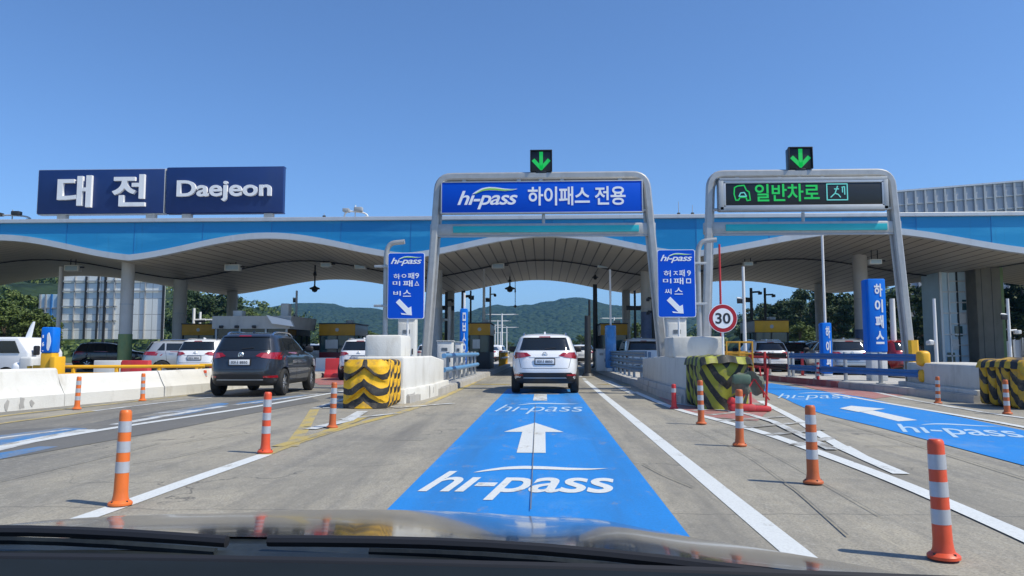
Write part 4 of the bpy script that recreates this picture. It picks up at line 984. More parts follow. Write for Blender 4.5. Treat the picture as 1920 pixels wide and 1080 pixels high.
# ------------------------------------------------------------------ toll booths
def booth(label, x, y, w_, d, h, top_m, base_m, fas=.62, roof=0, glass=M_BGLASS, zb=.2):
    t = thing('toll_booth', label, 'toll booth', (x, y, zb), 0, 'toll booths under the canopy')
    mb = MB(); mb.box((0, d/2, .45), (w_, d, .9), .02); mb.build('base', base_m, t)
    mb = MB(); mb.box((0, d/2, (.9+h-fas)/2), (w_-.1, d-.1, h-fas-.9)); mb.build('glazing', glass, t, sm=False)
    for sx in (-1, 1):
        for yy in (.03, d*.36, d*.68, d-.03):
            mb = MB(); mb.box((sx*(w_/2-.035), yy, (.9+h-fas)/2), (.06, .06, h-fas-.9)); mb.build('mullion', M_DARK, t)
    mb = MB(); mb.box((0, .02, (.9+h-fas)/2), (.05, .05, h-fas-.9)); mb.build('mullion', M_DARK, t)
    mb = MB(); mb.box((0, d/2+.02, h-fas/2), (w_, d-.04, fas), .02); f = mb.build('fascia', M_POLE, t)
    mb = MB(); mb.box((0, -.02, h-fas/2), (w_+.02, .06, fas), .01); mb.build('front_panel', top_m, f)
    mb = MB(); mb.cyl((0, -.055, h-fas*.5), (0, -.045, h-fas*.5), .10, seg=20); mb.build('emblem', M_POLE, f)
    mb = MB(); mb.box((0, d/2, h+.03), (w_+.12, d+.12, .06), .01); r_ = mb.build('roof', M_DARK, t)
    mb = MB(); mb.box((w_*.2, d*.4, h+.16), (.35, .5, .2), .02); mb.build('rooftop_unit', M_POLE, r_)
    mb = MB(); mb.box((-w_*.15, .0, 1.35), (w_*.35, .05, .5), .01); mb.build('notice', M_SOFTWHITE, t)
    return t
booth('booth with yellow top and maroon base left of the left nose block', -11.45, 41, 2.0, 3.0, 2.45, M_BOOTHY, M_MAROON)
booth('booth with orange-yellow top and green glass behind the light blue guardrail', -3.5, 40.5, 1.15, 3.2, 2.45, M_BOOTHY, M_DARK)
booth('booth with orange top on the right island behind the blue glass pole', 4.0, 43, 1.5, 3.2, 2.5, M_BOOTHY, M_DARK)
booth('booth with bright yellow top under the trees right of the speed sign', 12.3, 41, 1.8, 3.0, 2.6, M_YELLOW, M_SOFTWHITE)
booth('booth with dull yellow top beside the parked white car on the left', -20.0, 42.5, 1.9, 3.0, 2.5, M_BOOTHY, M_DARK)
# wide grey booth with a flared pale roof
t = thing('toll_office', 'wide dark-glazed toll office with flared pale roof above the dark grey car', 'toll office', (-14.9, 37.5, .2))
mb = MB(); mb.box((0, 2, .5), (3.7, 4, 1.0), .02); mb.build('base', M_POLE, t)
mb = MB(); mb.box((0, 2, 1.55), (3.6, 3.9, 1.1)); mb.build('glazing', M_GLASS, t, sm=False)
for x in (-1.82, -.6, .75, 1.82):
    mb = MB(); mb.box((x, .02, 1.55), (.09, .09, 1.1)); mb.build('mullion', M_POLE, t)
mb = MB(); mb.prism([(-2.0, 2.1), (2.0, 2.1), (2.1, 2.75), (-2.0, 2.75)], -.1, 4.1); mb.build('roof', M_COLUMN, t, sm=False)
mb = MB(); mb.prism([(.9, 2.78), (2.15, 2.5), (2.3, 2.2), (1.2, 2.35)], -.4, -.14); mb.build('visor', M_LETTER, t, sm=False)
mb = MB(); mb.box((-.9, .6, 2.9), (.5, .5, .3), .03); mb.box((1.35, 1.2, 3.1), (.42, .5, .7), .03); mb.build('rooftop_unit', M_SOFTWHITE, t)
for x in (-1.5, -.7, .2):
    mb = MB(); mb.box((x, -.16, 2.2), (.2, .16, .14), .03); mb.build('camera', M_DARK, t)

# ------------------------------------------------------------------ cabinets and coloured lane columns
def cabinet(label, px0, px1, py, Y, dep=.6, m=M_SOFTWHITE, zb=.2, loops=False):
    x0, x1 = P(px0, 600, Y)[0], P(px1, 600, Y)[0]; h = P(960, py, Y)[1]-zb; w_ = x1-x0
    t = thing('control_cabinet', label, 'cabinet', ((x0+x1)/2, Y, zb), 0, 'roadside control cabinets')
    mb = MB(); mb.box((0, dep/2, h/2), (w_, dep, h), .03); mb.build('body', m, t)
    mb = MB(); mb.box((0, -.008, h*.5), (w_*.86, .02, h*.84), .008); d = mb.build('door', m, t)
    mb = MB(); mb.box((w_*.36, -.03, h*.5), (.03, .03, .16), .008); mb.build('handle', M_DARK, d)
    mb = MB()
    for k in range(4): mb.box((0, -.022, h*.82-k*.03), (w_*.4, .012, .012))
    mb.build('vent', M_DARK, d)
    mb = MB(); mb.box((0, dep/2, h+.015), (w_+.06, dep+.06, .03), .01); mb.build('cap', m, t)
cabinet('off-white control cabinet behind the left nose block and guardrail', 820, 848, 640, 27)
cabinet('narrow white cabinet right of the larger one, next to the blue lane column', 853, 866, 642, 28.5)
cabinet('white box under the left blue lane sign, behind the concrete block', 746, 779, 596, 21.6, .4)
cabinet('white box under the right blue lane sign, behind the weathered block', 1251, 1287, 597, 21.8, .4)
cabinet('white machine at the foot of the blue glass pole on the right island', 1118, 1136, 655, 37)
def lane_column(label, px0, px1, py0, py1, Y, m, lower=None, lab=None, zb=.2, mast=None, dep=.35):
    x0, x1 = P(px0, 600, Y)[0], P(px1, 600, Y)[0]; z1, z0 = P(1000, py0, Y)[1]-zb, P(1000, py1, Y)[1]-zb; w_ = x1-x0
    t = thing('lane_column', label, 'lane column', ((x0+x1)/2, Y, zb), 0, 'coloured columns beside the lanes')
    mb = MB(); mb.box((0, dep/2, (z0+z1)/2), (w_, dep, z1-z0), .04); mb.box((-w_*.5, dep*.6, (z0+z1)/2+.0), (.05, dep*.7, z1-z0-.06), .01); c = mb.build('column', m, t)
    if lower or z0 > .05:
        mb = MB(); mb.box((0, dep/2, z0/2), (w_*.92, dep*.92, z0), .02); mb.build('pedestal', lower or M_SOFTWHITE, t)
    if lab:
        n = len(lab); hh = (z1-z0)*.86/n
        for k, ch in enumerate(lab):
            zt = z1-(z1-z0)*.07-k*hh; letters('lettering', ch, M_LETTER, c, -w_*.16, w_*.30, zt-hh*.82, zt, -.002, .03, 0, .01)
    if mast:
        zt = P(1000, mast, Y)[1]-zb; mb = MB(); mb.cyl((0, dep/2, z1-.02), (0, dep/2, zt), .05); mb.build('mast', M_WHITEPOLE, t)
    return t
lane_column('tall blue column with vertical white Korean letters on the right island', 1630, 1663, 525, 660, 25.2, M_BLUEBOX, M_SOFTWHITE, '\ud558\uc774\ud328\uc2a4', dep=.5)
lane_column('short blue column with a thin mast, left of the tall blue column', 1541, 1559, 606, 700, 30, M_BLUEBOX, None, '\ud558\uc774\ud328', mast=442)
lane_column('slim blue column with two white characters beside the left booth', 863, 876, 578, 690, 30, M_BLUEBOX, None, '\u3141\u3142\u3145\u3147\u3139', mast=548)
lane_column('blue and white glassy column in front of the right booth', 1136, 1155, 610, 690, 36, mat('mottled_blue_column', (.05, .22, .52), .25, 0, .6, 2.5, dirt=(.5, .6, .68), dscale=1.5, damt=.8), None, None, mast=505)
t = lane_column('blue ticket column on an orange base behind the left white barrier', 78, 101, 612, 662, 20.8, M_BLUEBOX, M_YELLOW, None, zb=.2)
mb = MB(); mb.box((.22, .2, .3), (.16, .5, 1.05), .03); mb.build('side_post', M_YELLOW, t)
mb = MB(); mb.prism([(.06+.07*math.cos(a)*(.8+.2*math.cos(3*a)), 1.25+.26*math.sin(a)) for a in [k*math.pi/8 for k in range(16)]], -.012, 0); mb.build('picture_panel', M_LETTER, t, sm=False)
letters('lettering', '1', M_LETTER, t, -.12, -.09, 1.36, 1.44, -.002, .02); letters('lettering', '6', M_LETTER, t, -.13, -.07, 1.12, 1.24, -.002, .03); letters('lettering', '-', M_LETTER, t, -.12, -.08, .98, 1.0, -.002, .02)

# ------------------------------------------------------------------ thin poles under the canopy and beyond
def pole(label, px, py0, py1, Y, r, m, arms=(), name='camera_pole', cat='pole'):
    x, z0 = P(px, py1, Y); z1 = P(px, py0, Y)[1]; z0 = max(.0, min(z0, .2))
    t = thing(name, label, cat, (x, Y, 0))
    mb = MB(); mb.cyl((0, 0, z0), (0, 0, z1), r*1.15, r*.9); mb.cyl((0, 0, z0), (0, 0, z0+.12), r*2.2, r*1.6); mb.build('shaft', m, t)
    for (dx, z, ln, kind) in arms:
        z = P(px, z, Y)[1]
        mb = MB(); mb.cyl((0, 0, z), (dx*ln, 0, z+.03), r*.6); mb.build('arm', m, t)
        mb = MB()
        if kind == 'cam': mb.box((dx*ln, -.05, z-.06), (.16, .34, .16), .03); mb.cyl((dx*ln, -.23, z-.06), (dx*ln, -.2, z-.06), .06); mb.build('camera', M_SOFTWHITE if m is M_WHITEPOLE else M_DARK, t)
        elif kind == 'lamp': mb.box((dx*ln*1.05, 0, z+.02), (.7, .28, .1), .04); mb.build('lamp_head', M_POLE, t)
        else: mb.box((dx*ln*.5, 0, z-.1), (ln, .06, .22), .02); mb.build('fitting', M_DARK, t)
    return t
pole('thin white pole rising from the left booth to the canopy', 907, 505, 700, 43, .08, M_WHITEPOLE)
pole('slim grey pole with fittings right of the thin white pole', 919, 538, 700, 47, .06, M_POLE, ((1, 552, .3, 'cam'), (-1, 560, .3, 'bar'), (1, 620, .3, 'bar')))
pole('dark pole with two crossed camera arms left of the left rear column', 836, 548, 690, 46, .1, M_DARK, ((-1, 575, .7, 'bar'), (1, 576, .5, 'bar'), (1, 563, .4, 'cam')))
pole('white camera pole beside the gantry foot behind the left sign', 842, 575, 690, 42, .11, M_WHITEPOLE, ((-1, 600, .4, 'cam'),))
pole('dark pole hanging a camera above the slim blue column', 868, 545, 690, 44, .13, M_DARK, ((1, 556, .4, 'cam'),))
pole('dark thin post with camera right of the slim blue column', 882, 545, 690, 45, .06, M_DARK, ((1, 556, .2, 'bar'),))
pole('dark square post left of the right booth under the canopy', 1117, 533, 690, 45, .14, M_DARK, ())
pole('short dark post on the right kerb behind the white car', 1102, 592, 705, 33, .13, M_DARK, ())
pole('dark antenna post beyond the right kerb', 1106, 562, 690, 60, .1, M_DARK, ())
pole('grey pole with cross bar between the right columns', 1192, 545, 690, 44, .07, M_DARK, ((-1, 575, .5, 'bar'), (1, 575, .6, 'bar')))
pole('dark camera post left of the right blue sign', 1227, 545, 690, 40, .1, M_DARK, ((-1, 560, .3, 'cam'), (-1, 585, .3, 'cam')))
pole('red and white thin mast behind the round speed sign', 1354, 458, 690, 24, .035, M_RED, ())
pole('white mast with small box under the canopy right of the speed sign', 1398, 500, 690, 33, .07, M_WHITEPOLE, ((-1, 560, .3, 'bar'),))
pole('dark mast with cross arms right of the speed sign', 1412, 540, 690, 44, .09, M_DARK, ((1, 548, .5, 'cam'), (-1, 560, .4, 'bar')))
pole('dark mast with hanging camera farther right of the speed sign', 1438, 540, 690, 46, .08, M_DARK, ((1, 553, .5, 'cam'),))
pole('white post between the tall blue column and the gantry leg', 1678, 560, 690, 34, .12, M_WHITEPOLE, ())
pole('white post just right of the right gantry leg', 1707, 545, 690, 31, .06, M_WHITEPOLE, ())
pole('thin white leaning marker post before the dark trees at right', 1757, 560, 690, 29, .06, M_WHITEPOLE, ((-1, 640, .25, 'cam'),))
pole('white lamp post at the right edge under the canopy', 1896, 560, 690, 32, .06, M_WHITEPOLE, ((1, 620, .3, 'cam'), (-1, 590, .3, 'bar')))
pole('silver pole in front of the pale panel wall on the left', 105, 500, 690, 40, .11, M_WHITEPOLE, ())
pole('silver mast with antennas right of the toll office roof', 553, 545, 690, 40, .06, M_POLE, ((-1, 560, .2, 'bar'), (-1, 590, .15, 'bar')))
pole('white lattice lighting post before the trees left of the toll office', 360, 578, 690, 60, .12, M_WHITEPOLE, ((1, 600, 1.0, 'bar'), (-1, 610, .5, 'cam')))
pole('white lighting post right of the lattice post before the trees', 372, 585, 690, 64, .11, M_WHITEPOLE, ((1, 600, 1.2, 'cam'),))
for i, (px, py, Y_, d) in enumerate(((941, 588, 120, 1), (933, 600, 150, -1), (950, 612, 165, 1), (928, 608, 185, -1), (938, 622, 230, 1), (1152, 595, 140, -1), (1140, 618, 190, -1))):
    lab = ('tallest far lamp post beyond the plaza left of the white car', 'far lamp post with arm to the left beyond the plaza', 'far lamp post closest to the roof of the white car', 'leftmost far lamp post beyond the plaza', 'smallest far lamp post beyond the plaza', 'far lamp post over the shrubs right of the white car', 'small far lamp post beyond the right booth')[i]
    o = pole(lab, px, py, 660, Y_, .13, M_WHITEPOLE, ((d, py+2, 2.2, 'lamp'), (-d, py+2, 2.2, 'lamp')), 'street_lamp', 'street lamp'); o['group'] = 'lamp posts beyond the plaza'
# white sail-like flag on the far left
x, z = P(45, 665, 24); t = thing('feather_flag', 'white leaning feather flag behind the barrier at the far left', 'flag', (x, 24, .2))
rings = []
for k in range(15):
    s = k/14; ring = []; zz = .7+1.25*s; cx = .10*s+.18*s*s; hw_ = .12*(1-s)**.6+.035
    ring = [Vector((cx-hw_, 0, zz)), Vector((cx, -.02, zz)), Vector((cx+hw_, .01, zz)), Vector((cx, .02, zz))]; rings.append(ring)
mb = MB(); mb.loft(rings, True); mb.build('sail', M_LETTER, t)
mb = MB(); mb.cyl((-.02, 0, 0), (.02, 0, .75), .03); mb.cyl((-.02, 0, 0), (-.02, 0, .05), .18); mb.build('staff', M_WHITEPOLE, t)

# ------------------------------------------------------------------ walls and towers beyond the canopy
def xw(px, Y): return P(px, 600, Y)[0]
Yw = 74
t = thing('panel_wall', 'large pale panelled wall raised on posts behind the left of the canopy', 'noise wall', (xw(113, Yw), Yw, 0)); W = xw(305, Yw)-xw(113, Yw); zt = P(200, 500, Yw)[1]; zb = P(200, 636, Yw)[1]
mb = MB(); mb.box((W/2, .2, (zt+zb)/2), (W, .3, zt-zb), .03); mb.build('panels', M_PANELW, t, sm=False)
for k, (fx, wd) in enumerate(((0, .3), (.13, .1), (.24, .16), (.36, .14), (.43, .2), (.52, .12), (.66, .1), (.82, .08), (1, .2))):
    mb = MB(); mb.box((W*fx, -.02, (zt+0)/2 if k in (0, 4, 8) else (zt+zb)/2-.5), (wd, .2, zt if k in (0, 4, 8) else zt-zb-1)); mb.build('post', M_DARK if wd > .12 else M_STEEL, t, sm=False)
for fz, a, b in ((.25, 0, .55), (.45, 0, .55), (.66, 0, 1), (.80, 0, .98)):
    mb = MB(); mb.box((W*(a+b)/2, -.06, zb+(zt-zb)*fz), (W*(b-a), .12, .12)); mb.build('rail', M_STEEL, t, sm=False)
Yw = 68
t = thing('panel_wall', 'narrow blue-grey glazed wall left of the pale panelled wall', 'noise wall', (xw(74, Yw), Yw, 0)); W = xw(108, Yw)-xw(74, Yw); zt = P(90, 552, Yw)[1]
mb = MB(); mb.box((W/2, .2, zt/2), (W, .3, zt), .03); mb.build('panels', M_PANEGL, t, sm=False)
for fx in (0, .3, .62, 1):
    mb = MB(); mb.box((W*fx, 0, zt/2), (.14, .2, zt)); mb.build('post', M_BLUEPAINT if fx == .62 else M_STEEL, t, sm=False)
for fz in (.3, .55, .8):
    mb = MB(); mb.box((W/2, -.0, zt*fz), (W, .16, .1)); mb.build('rail', M_STEEL, t, sm=False)
Yw = 66
t = thing('noise_wall', 'high grey ribbed noise wall rising behind the canopy at the right', 'noise wall', (xw(1688, Yw), Yw, 0)); W = xw(1990, Yw)-xw(1688, Yw); z0, z1 = P(1690, 361, Yw)[1], P(1985, 336, Yw)[1]
mb = MB(); mb.prism([(0, .0), (W, .0), (W, z1), (0, z0)], 0, .3); mb.build('panels', M_NOISEW, t, sm=False)
for k in range(17):
    fx = k/16; zz = z0+(z1-z0)*fx; mb = MB(); mb.box((W*fx, -.08, zz/2-.05), (.16, .2, zz)); mb.build('post', M_POLE, t, sm=False)
for dz in (1.2, 2.3):
    mb = MB(); mb.prism([(0, z0-dz), (W, z1-dz), (W, z1-dz+.1), (0, z0-dz+.1)], -.12, -.02); mb.build('rail', M_STEEL, t, sm=False)
mb = MB(); mb.prism([(-.1, z0), (W, z1), (W, z1+.15), (-.1, z0+.15)], -.15, .35); mb.build('coping', M_TRIM, t, sm=False)
# glazed lift tower and concrete pier at the right
Yw = 41
t = thing('glazed_tower', 'pale glazed stair tower under the canopy near the right edge', 'stair tower', (xw(1800, Yw), Yw, 0)); W = xw(1836, Yw)-xw(1768, Yw); zt = soffit_z(xw(1800, Yw), Yw)
mb = MB(); mb.box((0, 1, zt/2), (W, 2, zt)); mb.build('glazing', M_PANEGL, t, sm=False)
for fx in (-.5, -.28, -.05, .2, .5):
    mb = MB(); mb.box((W*fx, -.02, zt/2), (.07 if abs(fx) < .5 else .13, .1, zt)); mb.build('mullion', M_TRIM if fx != -.05 else M_DARK, t, sm=False)
for k in range(9):
    mb = MB(); mb.box((W*(-.15 if k % 2 else .1), -.03, zt*(k+.6)/9.5), (W*(.62 if k % 2 else .75), .08, .07)); mb.build('transom', M_TRIM, t, sm=False)
for k in range(6):
    mb = MB(); mb.box((W*(-.3+.12*k), -.035, zt*(.15+.13*k)), (W*.2, .05, .55)); mb.build('panel', M_SOFTWHITE if k % 2 else M_BGLASS, t, sm=False)
Yw = 40
t = thing('concrete_pier', 'broad dark concrete pier right of the glazed stair tower', 'pier', (xw(1857, Yw), Yw, 0)); W = xw(1884, Yw)-xw(1836, Yw); zt = soffit_z(xw(1857, Yw), Yw)
mb = MB(); mb.box((0, .8, zt/2), (W, 1.6, zt), .08); mb.build('shaft', mat('dark_pier_concrete', (.17, .16, .13), .8, 0, .3, 1.5, dirt=(.07, .09, .05), dscale=1, damt=.8), t)
mb = MB(); mb.box((W*.5+.08, .5, zt*.5), (.2, .8, zt), .02); mb.build('downpipe', M_GRNWRAP, t)
for k in (-.28, .12):
    mb = MB(); mb.box((W*k, .0, zt*.5), (.02, .02, zt*.98)); mb.build('joint', M_DARK, t)

# ------------------------------------------------------------------ roof clutter
def rig(label, px0, px1, py0, py1, seed):
    Y = CY0+.8; x0, x1 = P(px0, 400, Y)[0], P(px1, 400, Y)[0]; zt = P(960, py0, Y)[1]; zb = CTOP+.18; h = max(.3, zt-zb); W = x1-x0
    t = thing('roof_camera_rig', label, 'camera rig', (x0, Y, zb))
    mb = MB(); mb.tube(rnd_path([(0, 0, 0), (.05, 0, h*.6), (W*.3, 0, h*.7), (W*.9, 0, h*.55), (W, 0, 0)]), .04); mb.cyl((W*.45, 0, 0), (W*.45, 0, h*1.15), .03); mb.build('pipe', M_WHITEPOLE if seed else M_POLE, t)
    mb = MB(); mb.box((W*.12, -.1, h*.72), (.3, .4, .16), .03); mb.build('camera', M_POLE if seed else M_DARK, t); mb = MB(); mb.box((W*.6, -.1, h*.8), (.4, .3, .2), .04); mb.build('camera', M_POLE if seed else M_DARK, t); mb = MB(); mb.lathe([(.01, -.0), (.2, .02), (.22, .1), (.1, .18), (0, .2)], (W*.9, 0, h*.0)); mb.build('dish', M_POLE if seed else M_DARK, t)
rig('grey camera rig on the canopy roof at the far left edge', -8, 62, 389, 408, 0)
rig('white pipe rig with small dish on the canopy roof near the middle', 645, 692, 386, 408, 1)
for px, py, lab in ((608, 400, 'tiny box aerial on the canopy roof right of the name signs'), (1272, 378, 'thin aerial on the canopy roof between the gantries'), (1298, 384, 'thin aerial on the canopy roof left of the right gantry')):
    x, z = P(px, py, CY0+.6); t = thing('aerial', lab, 'aerial', (x, CY0+.6, CTOP+.18)); h = max(.2, z-CTOP-.18)
    mb = MB(); mb.cyl((0, 0, 0), (0, 0, h), .02, .01); mb.build('rod', M_POLE, t)
    mb = MB(); mb.box((0, 0, .1), (.14, .12, .2), .02); mb.build('base', M_DARK, t)

# ------------------------------------------------------------------ trees
def leaf_crown(seed, rx, rz, cz, n, leaf, clumps):
    rnd = random.Random(seed); mb = MB(); cl = []
    for i in range(clumps):
        th = rnd.uniform(0, 2*math.pi); u = rnd.uniform(-.9, 1); s = rnd.uniform(.45, .95)
        r = math.sqrt(1-u*u); cl.append((Vector((rx*s*r*math.cos(th), rx*s*r*math.sin(th), cz+rz*s*u)), rx*rnd.uniform(.22, .42)))
    for i in range(n):
        c, r = cl[i % clumps]; d = Vector((rnd.gauss(0, 1), rnd.gauss(0, 1), rnd.gauss(0, 1)+.3)).normalized()
        p = c + Vector((d.x, d.y, d.z*.75))*r*rnd.uniform(.55, 1.05)
        nrm = (d+Vector((rnd.gauss(0, .5), rnd.gauss(0, .5), rnd.gauss(0, .5)))).normalized(); u = nrm.orthogonal().normalized(); u.rotate(Matrix.Rotation(rnd.uniform(0, 6.28), 3, nrm)); v = nrm.cross(u)
        a = leaf*rnd.uniform(.6, 1.3); b = a*rnd.uniform(.45, .8)
        mb.add([p-u*a, p-v*b*.8, p+u*a, p+v*b], [(0, 1, 2, 3)])
    return mb, cl
TREES = []
def tree_proto(kind, seed):
    dark = kind == 'pine'
    mb, cl = leaf_crown(seed, 2.5 if not dark else 2.2, 3.0 if not dark else 3.6, 5.2 if not dark else 5.0, 3400, .20 if not dark else .17, 26)
    bmesh.ops.recalc_face_normals(mb.bm, faces=[])
    me = bpy.data.meshes.new('crown'); mb.bm.to_mesh(me); mb.bm.free(); me.materials.append(M_LEAFD if dark else M_LEAF)
    tb = MB(); tb.cyl((0, 0, -.2), (.1, 0, 3), .22, .16, 10); tb.cyl((.1, 0, 3), (0, .1, 6.5), .16, .05, 8)
    for c, r in cl[:9]: tb.cyl((.08, 0, 2.2+(c.z-3)*.35), tuple(c), .07, .02, 6)
    tme = tb.build('trunk', M_BARK); m2 = tme.data; bpy.data.objects.remove(tme)
    return me, m2
PT = {'broad': [tree_proto('broad', s) for s in (1, 2, 3)], 'pine': [tree_proto('pine', s) for s in (4, 5, 6)]}
def tree(label, kind, v, px, py, Y, base=0, wide=1.0):
    x, z = P(px, py, Y); s = (z-base)/8.3
    t = thing('broadleaf_tree' if kind == 'broad' else 'pine_tree', label, 'tree', (x, Y, base), v*2.1, 'trees around the plaza')
    t.scale = (s*wide, s*wide, s)
    a, b = PT[kind][v % 3]; link('crown', a, t); link('trunk', b, t)
pos = ['leftmost', 'second', 'third', 'fourth', 'fifth', 'sixth', 'seventh', 'eighth', 'ninth']
for i, (px, py, Y, wd) in enumerate(((-30, 545, 66, 1.2), (12, 560, 62, 1.2), (40, 545, 78, 1.2), (62, 575, 60, 1.1), (88, 590, 58, 1.1))):
    tree(pos[i]+' of the bright green trees left of the blue-grey glazed wall', 'broad', i, px, py, Y, 0, wd)
for i, (px, py, Y, wd) in enumerate(((345, 545, 95, 1.1), (372, 538, 100, 1.2), (402, 540, 104, 1.2), (436, 556, 100, 1.1), (425, 585, 84, 1.0), (395, 590, 80, 1.0), (462, 575, 112, 1.0))):
    tree(pos[i]+' of the trees between the left columns and the toll office', 'broad' if i > 3 else 'pine', i, px, py, Y, 0, wd)
for i, (px, py, Y, wd) in enumerate(((1415, 575, 84, 1.2), (1445, 566, 88, 1.25), (1482, 548, 86, 1.2), (1518, 536, 80, 1.2), (1548, 528, 74, 1.1), (1575, 560, 70, 1.2), (1440, 600, 66, 1.2), (1500, 600, 64, 1.3), (1620, 545, 72, 1.2))):
    tree(pos[i]+' of the trees behind the yellow-topped booth right of the speed sign', 'pine' if i not in (6, 7) else 'broad', i, px, py, Y, 0, wd)
for i, (px, py, Y, wd) in enumerate(((1660, 560, 66, 1.2), (1722, 515, 62, 1.2), (1752, 535, 58, 1.1), (1800, 500, 62, 1.2), (1888, 520, 60, 1.0), (1915, 500, 58, 1.2), (1950, 510, 56, 1.2))):
    tree(pos[i]+' of the dark trees near the glazed stair tower on the right', 'pine', i+1, px, py, Y, 0, wd)
for i, (px, py, Y, wd) in enumerate(((1165, 622, 120, 1.4), (1180, 616, 110, 1.3), (1200, 605, 95, 1.2), (1100, 634, 150, 1.5), (1130, 628, 140, 1.4))):
    tree(pos[i]+' of the far trees beyond the right booth', 'broad', i, px, py, Y, 0, wd)
for i, (px, py, Y, wd) in enumerate(((600, 628, 150, 1.5), (640, 625, 140, 1.4), (690, 618, 130, 1.3), (830, 622, 130, 1.3), (890, 625, 150, 1.4))):
    tree(pos[i]+' of the far trees beyond the left lanes', 'broad', i+1, px, py, Y, 0, wd)
for i, (px, py, Y, wd) in enumerate(((905, 634, 200, 1.5), (922, 638, 230, 1.5), (955, 640, 260, 1.6), (985, 642, 300, 1.8), (1075, 637, 240, 1.6), (1092, 628, 190, 1.5), (1112, 616, 150, 1.3))):
    tree(pos[i]+' from the left of the small roadside trees along the exit road', 'broad', i, px, py, Y, 0, wd)
# woodland covering the near slopes on both sides
rnd = random.Random(5); mb = MB()
for hill in [o for o in bpy.data.objects if o.name in ('hill.001', 'hill.002')]:
    V = [v.co for v in hill.data.vertices if v.co.y < 270]
    for k in range(900):
        c = V[rnd.randrange(len(V))] + Vector((rnd.uniform(-2, 2), rnd.uniform(-3, 3), 1)); rr = rnd.uniform(1.6, 3.4)
        for j in range(34):
            d = Vector((rnd.gauss(0, 1), rnd.gauss(0, 1), abs(rnd.gauss(0, 1)))).normalized(); p = c+d*rr*rnd.uniform(.7, 1.1)
            n = (d+Vector((rnd.gauss(0, .5), rnd.gauss(0, .5), rnd.gauss(0, .5)))).normalized(); u = n.orthogonal().normalized(); v = n.cross(u); a = rnd.uniform(.3, .75)
            mb.add([p-u*a, p-v*a*.6, p+u*a, p+v*a*.6], [(0, 1, 2, 3)])
me = bpy.data.meshes.new('woodland'); mb.bm.to_mesh(me); mb.bm.free(); me.materials.append(M_LEAF); o = link('woodland', me); o['kind'] = 'stuff'

# ------------------------------------------------------------------ cars
SUV = dict(L=4.58, sl=[(.29, .16, 4.42, .86, 5), (.34, .09, 4.48, .90, 5), (.45, .03, 4.55, .925, 5), (.62, 0, 4.58, .94, 5), (.80, .02, 4.56, .945, 5), (.98, .06, 4.42, .94, 5), (1.06, .09, 4.1, .93, 5),
    (1.12, .12, 3.75, .91, 5), (1.18, .16, 3.35, .885, 5), (1.30, .23, 3.1, .835, 5), (1.45, .33, 2.75, .775, 5), (1.56, .42, 2.45, .725, 5), (1.62, .55, 2.2, .65, 4.5), (1.66, .80, 1.95, .52, 4), (1.68, 1.1, 1.7, .3, 4)],
    win=(1.21, .70, 1.555, .60), side=(1.20, 1.53), lamp=(.965, 1.155), plate=(.83, .965), rearsill=.58, wheels=(.86, 3.55), wr=.36)
VAN = dict(L=4.9, sl=[(.20, .2, 4.6, .82, 6), (.30, .06, 4.8, .92, 6), (.45, .0, 4.88, .95, 6), (.70, 0, 4.9, .955, 6), (.95, .02, 4.8, .95, 6), (1.10, .05, 4.5, .94, 6), (1.20, .08, 4.2, .93, 6),
    (1.40, .14, 3.9, .90, 6), (1.60, .21, 3.6, .86, 6), (1.74, .30, 3.3, .80, 5), (1.80, .42, 3.1, .70, 5), (1.84, .7, 2.9, .5, 4)],
    win=(1.22, .78, 1.66, .70), side=(1.2, 1.65), lamp=(.85, 1.18), plate=(.62, .76), rearsill=.45, wheels=(.9, 3.85), wr=.34)
CAR = {}
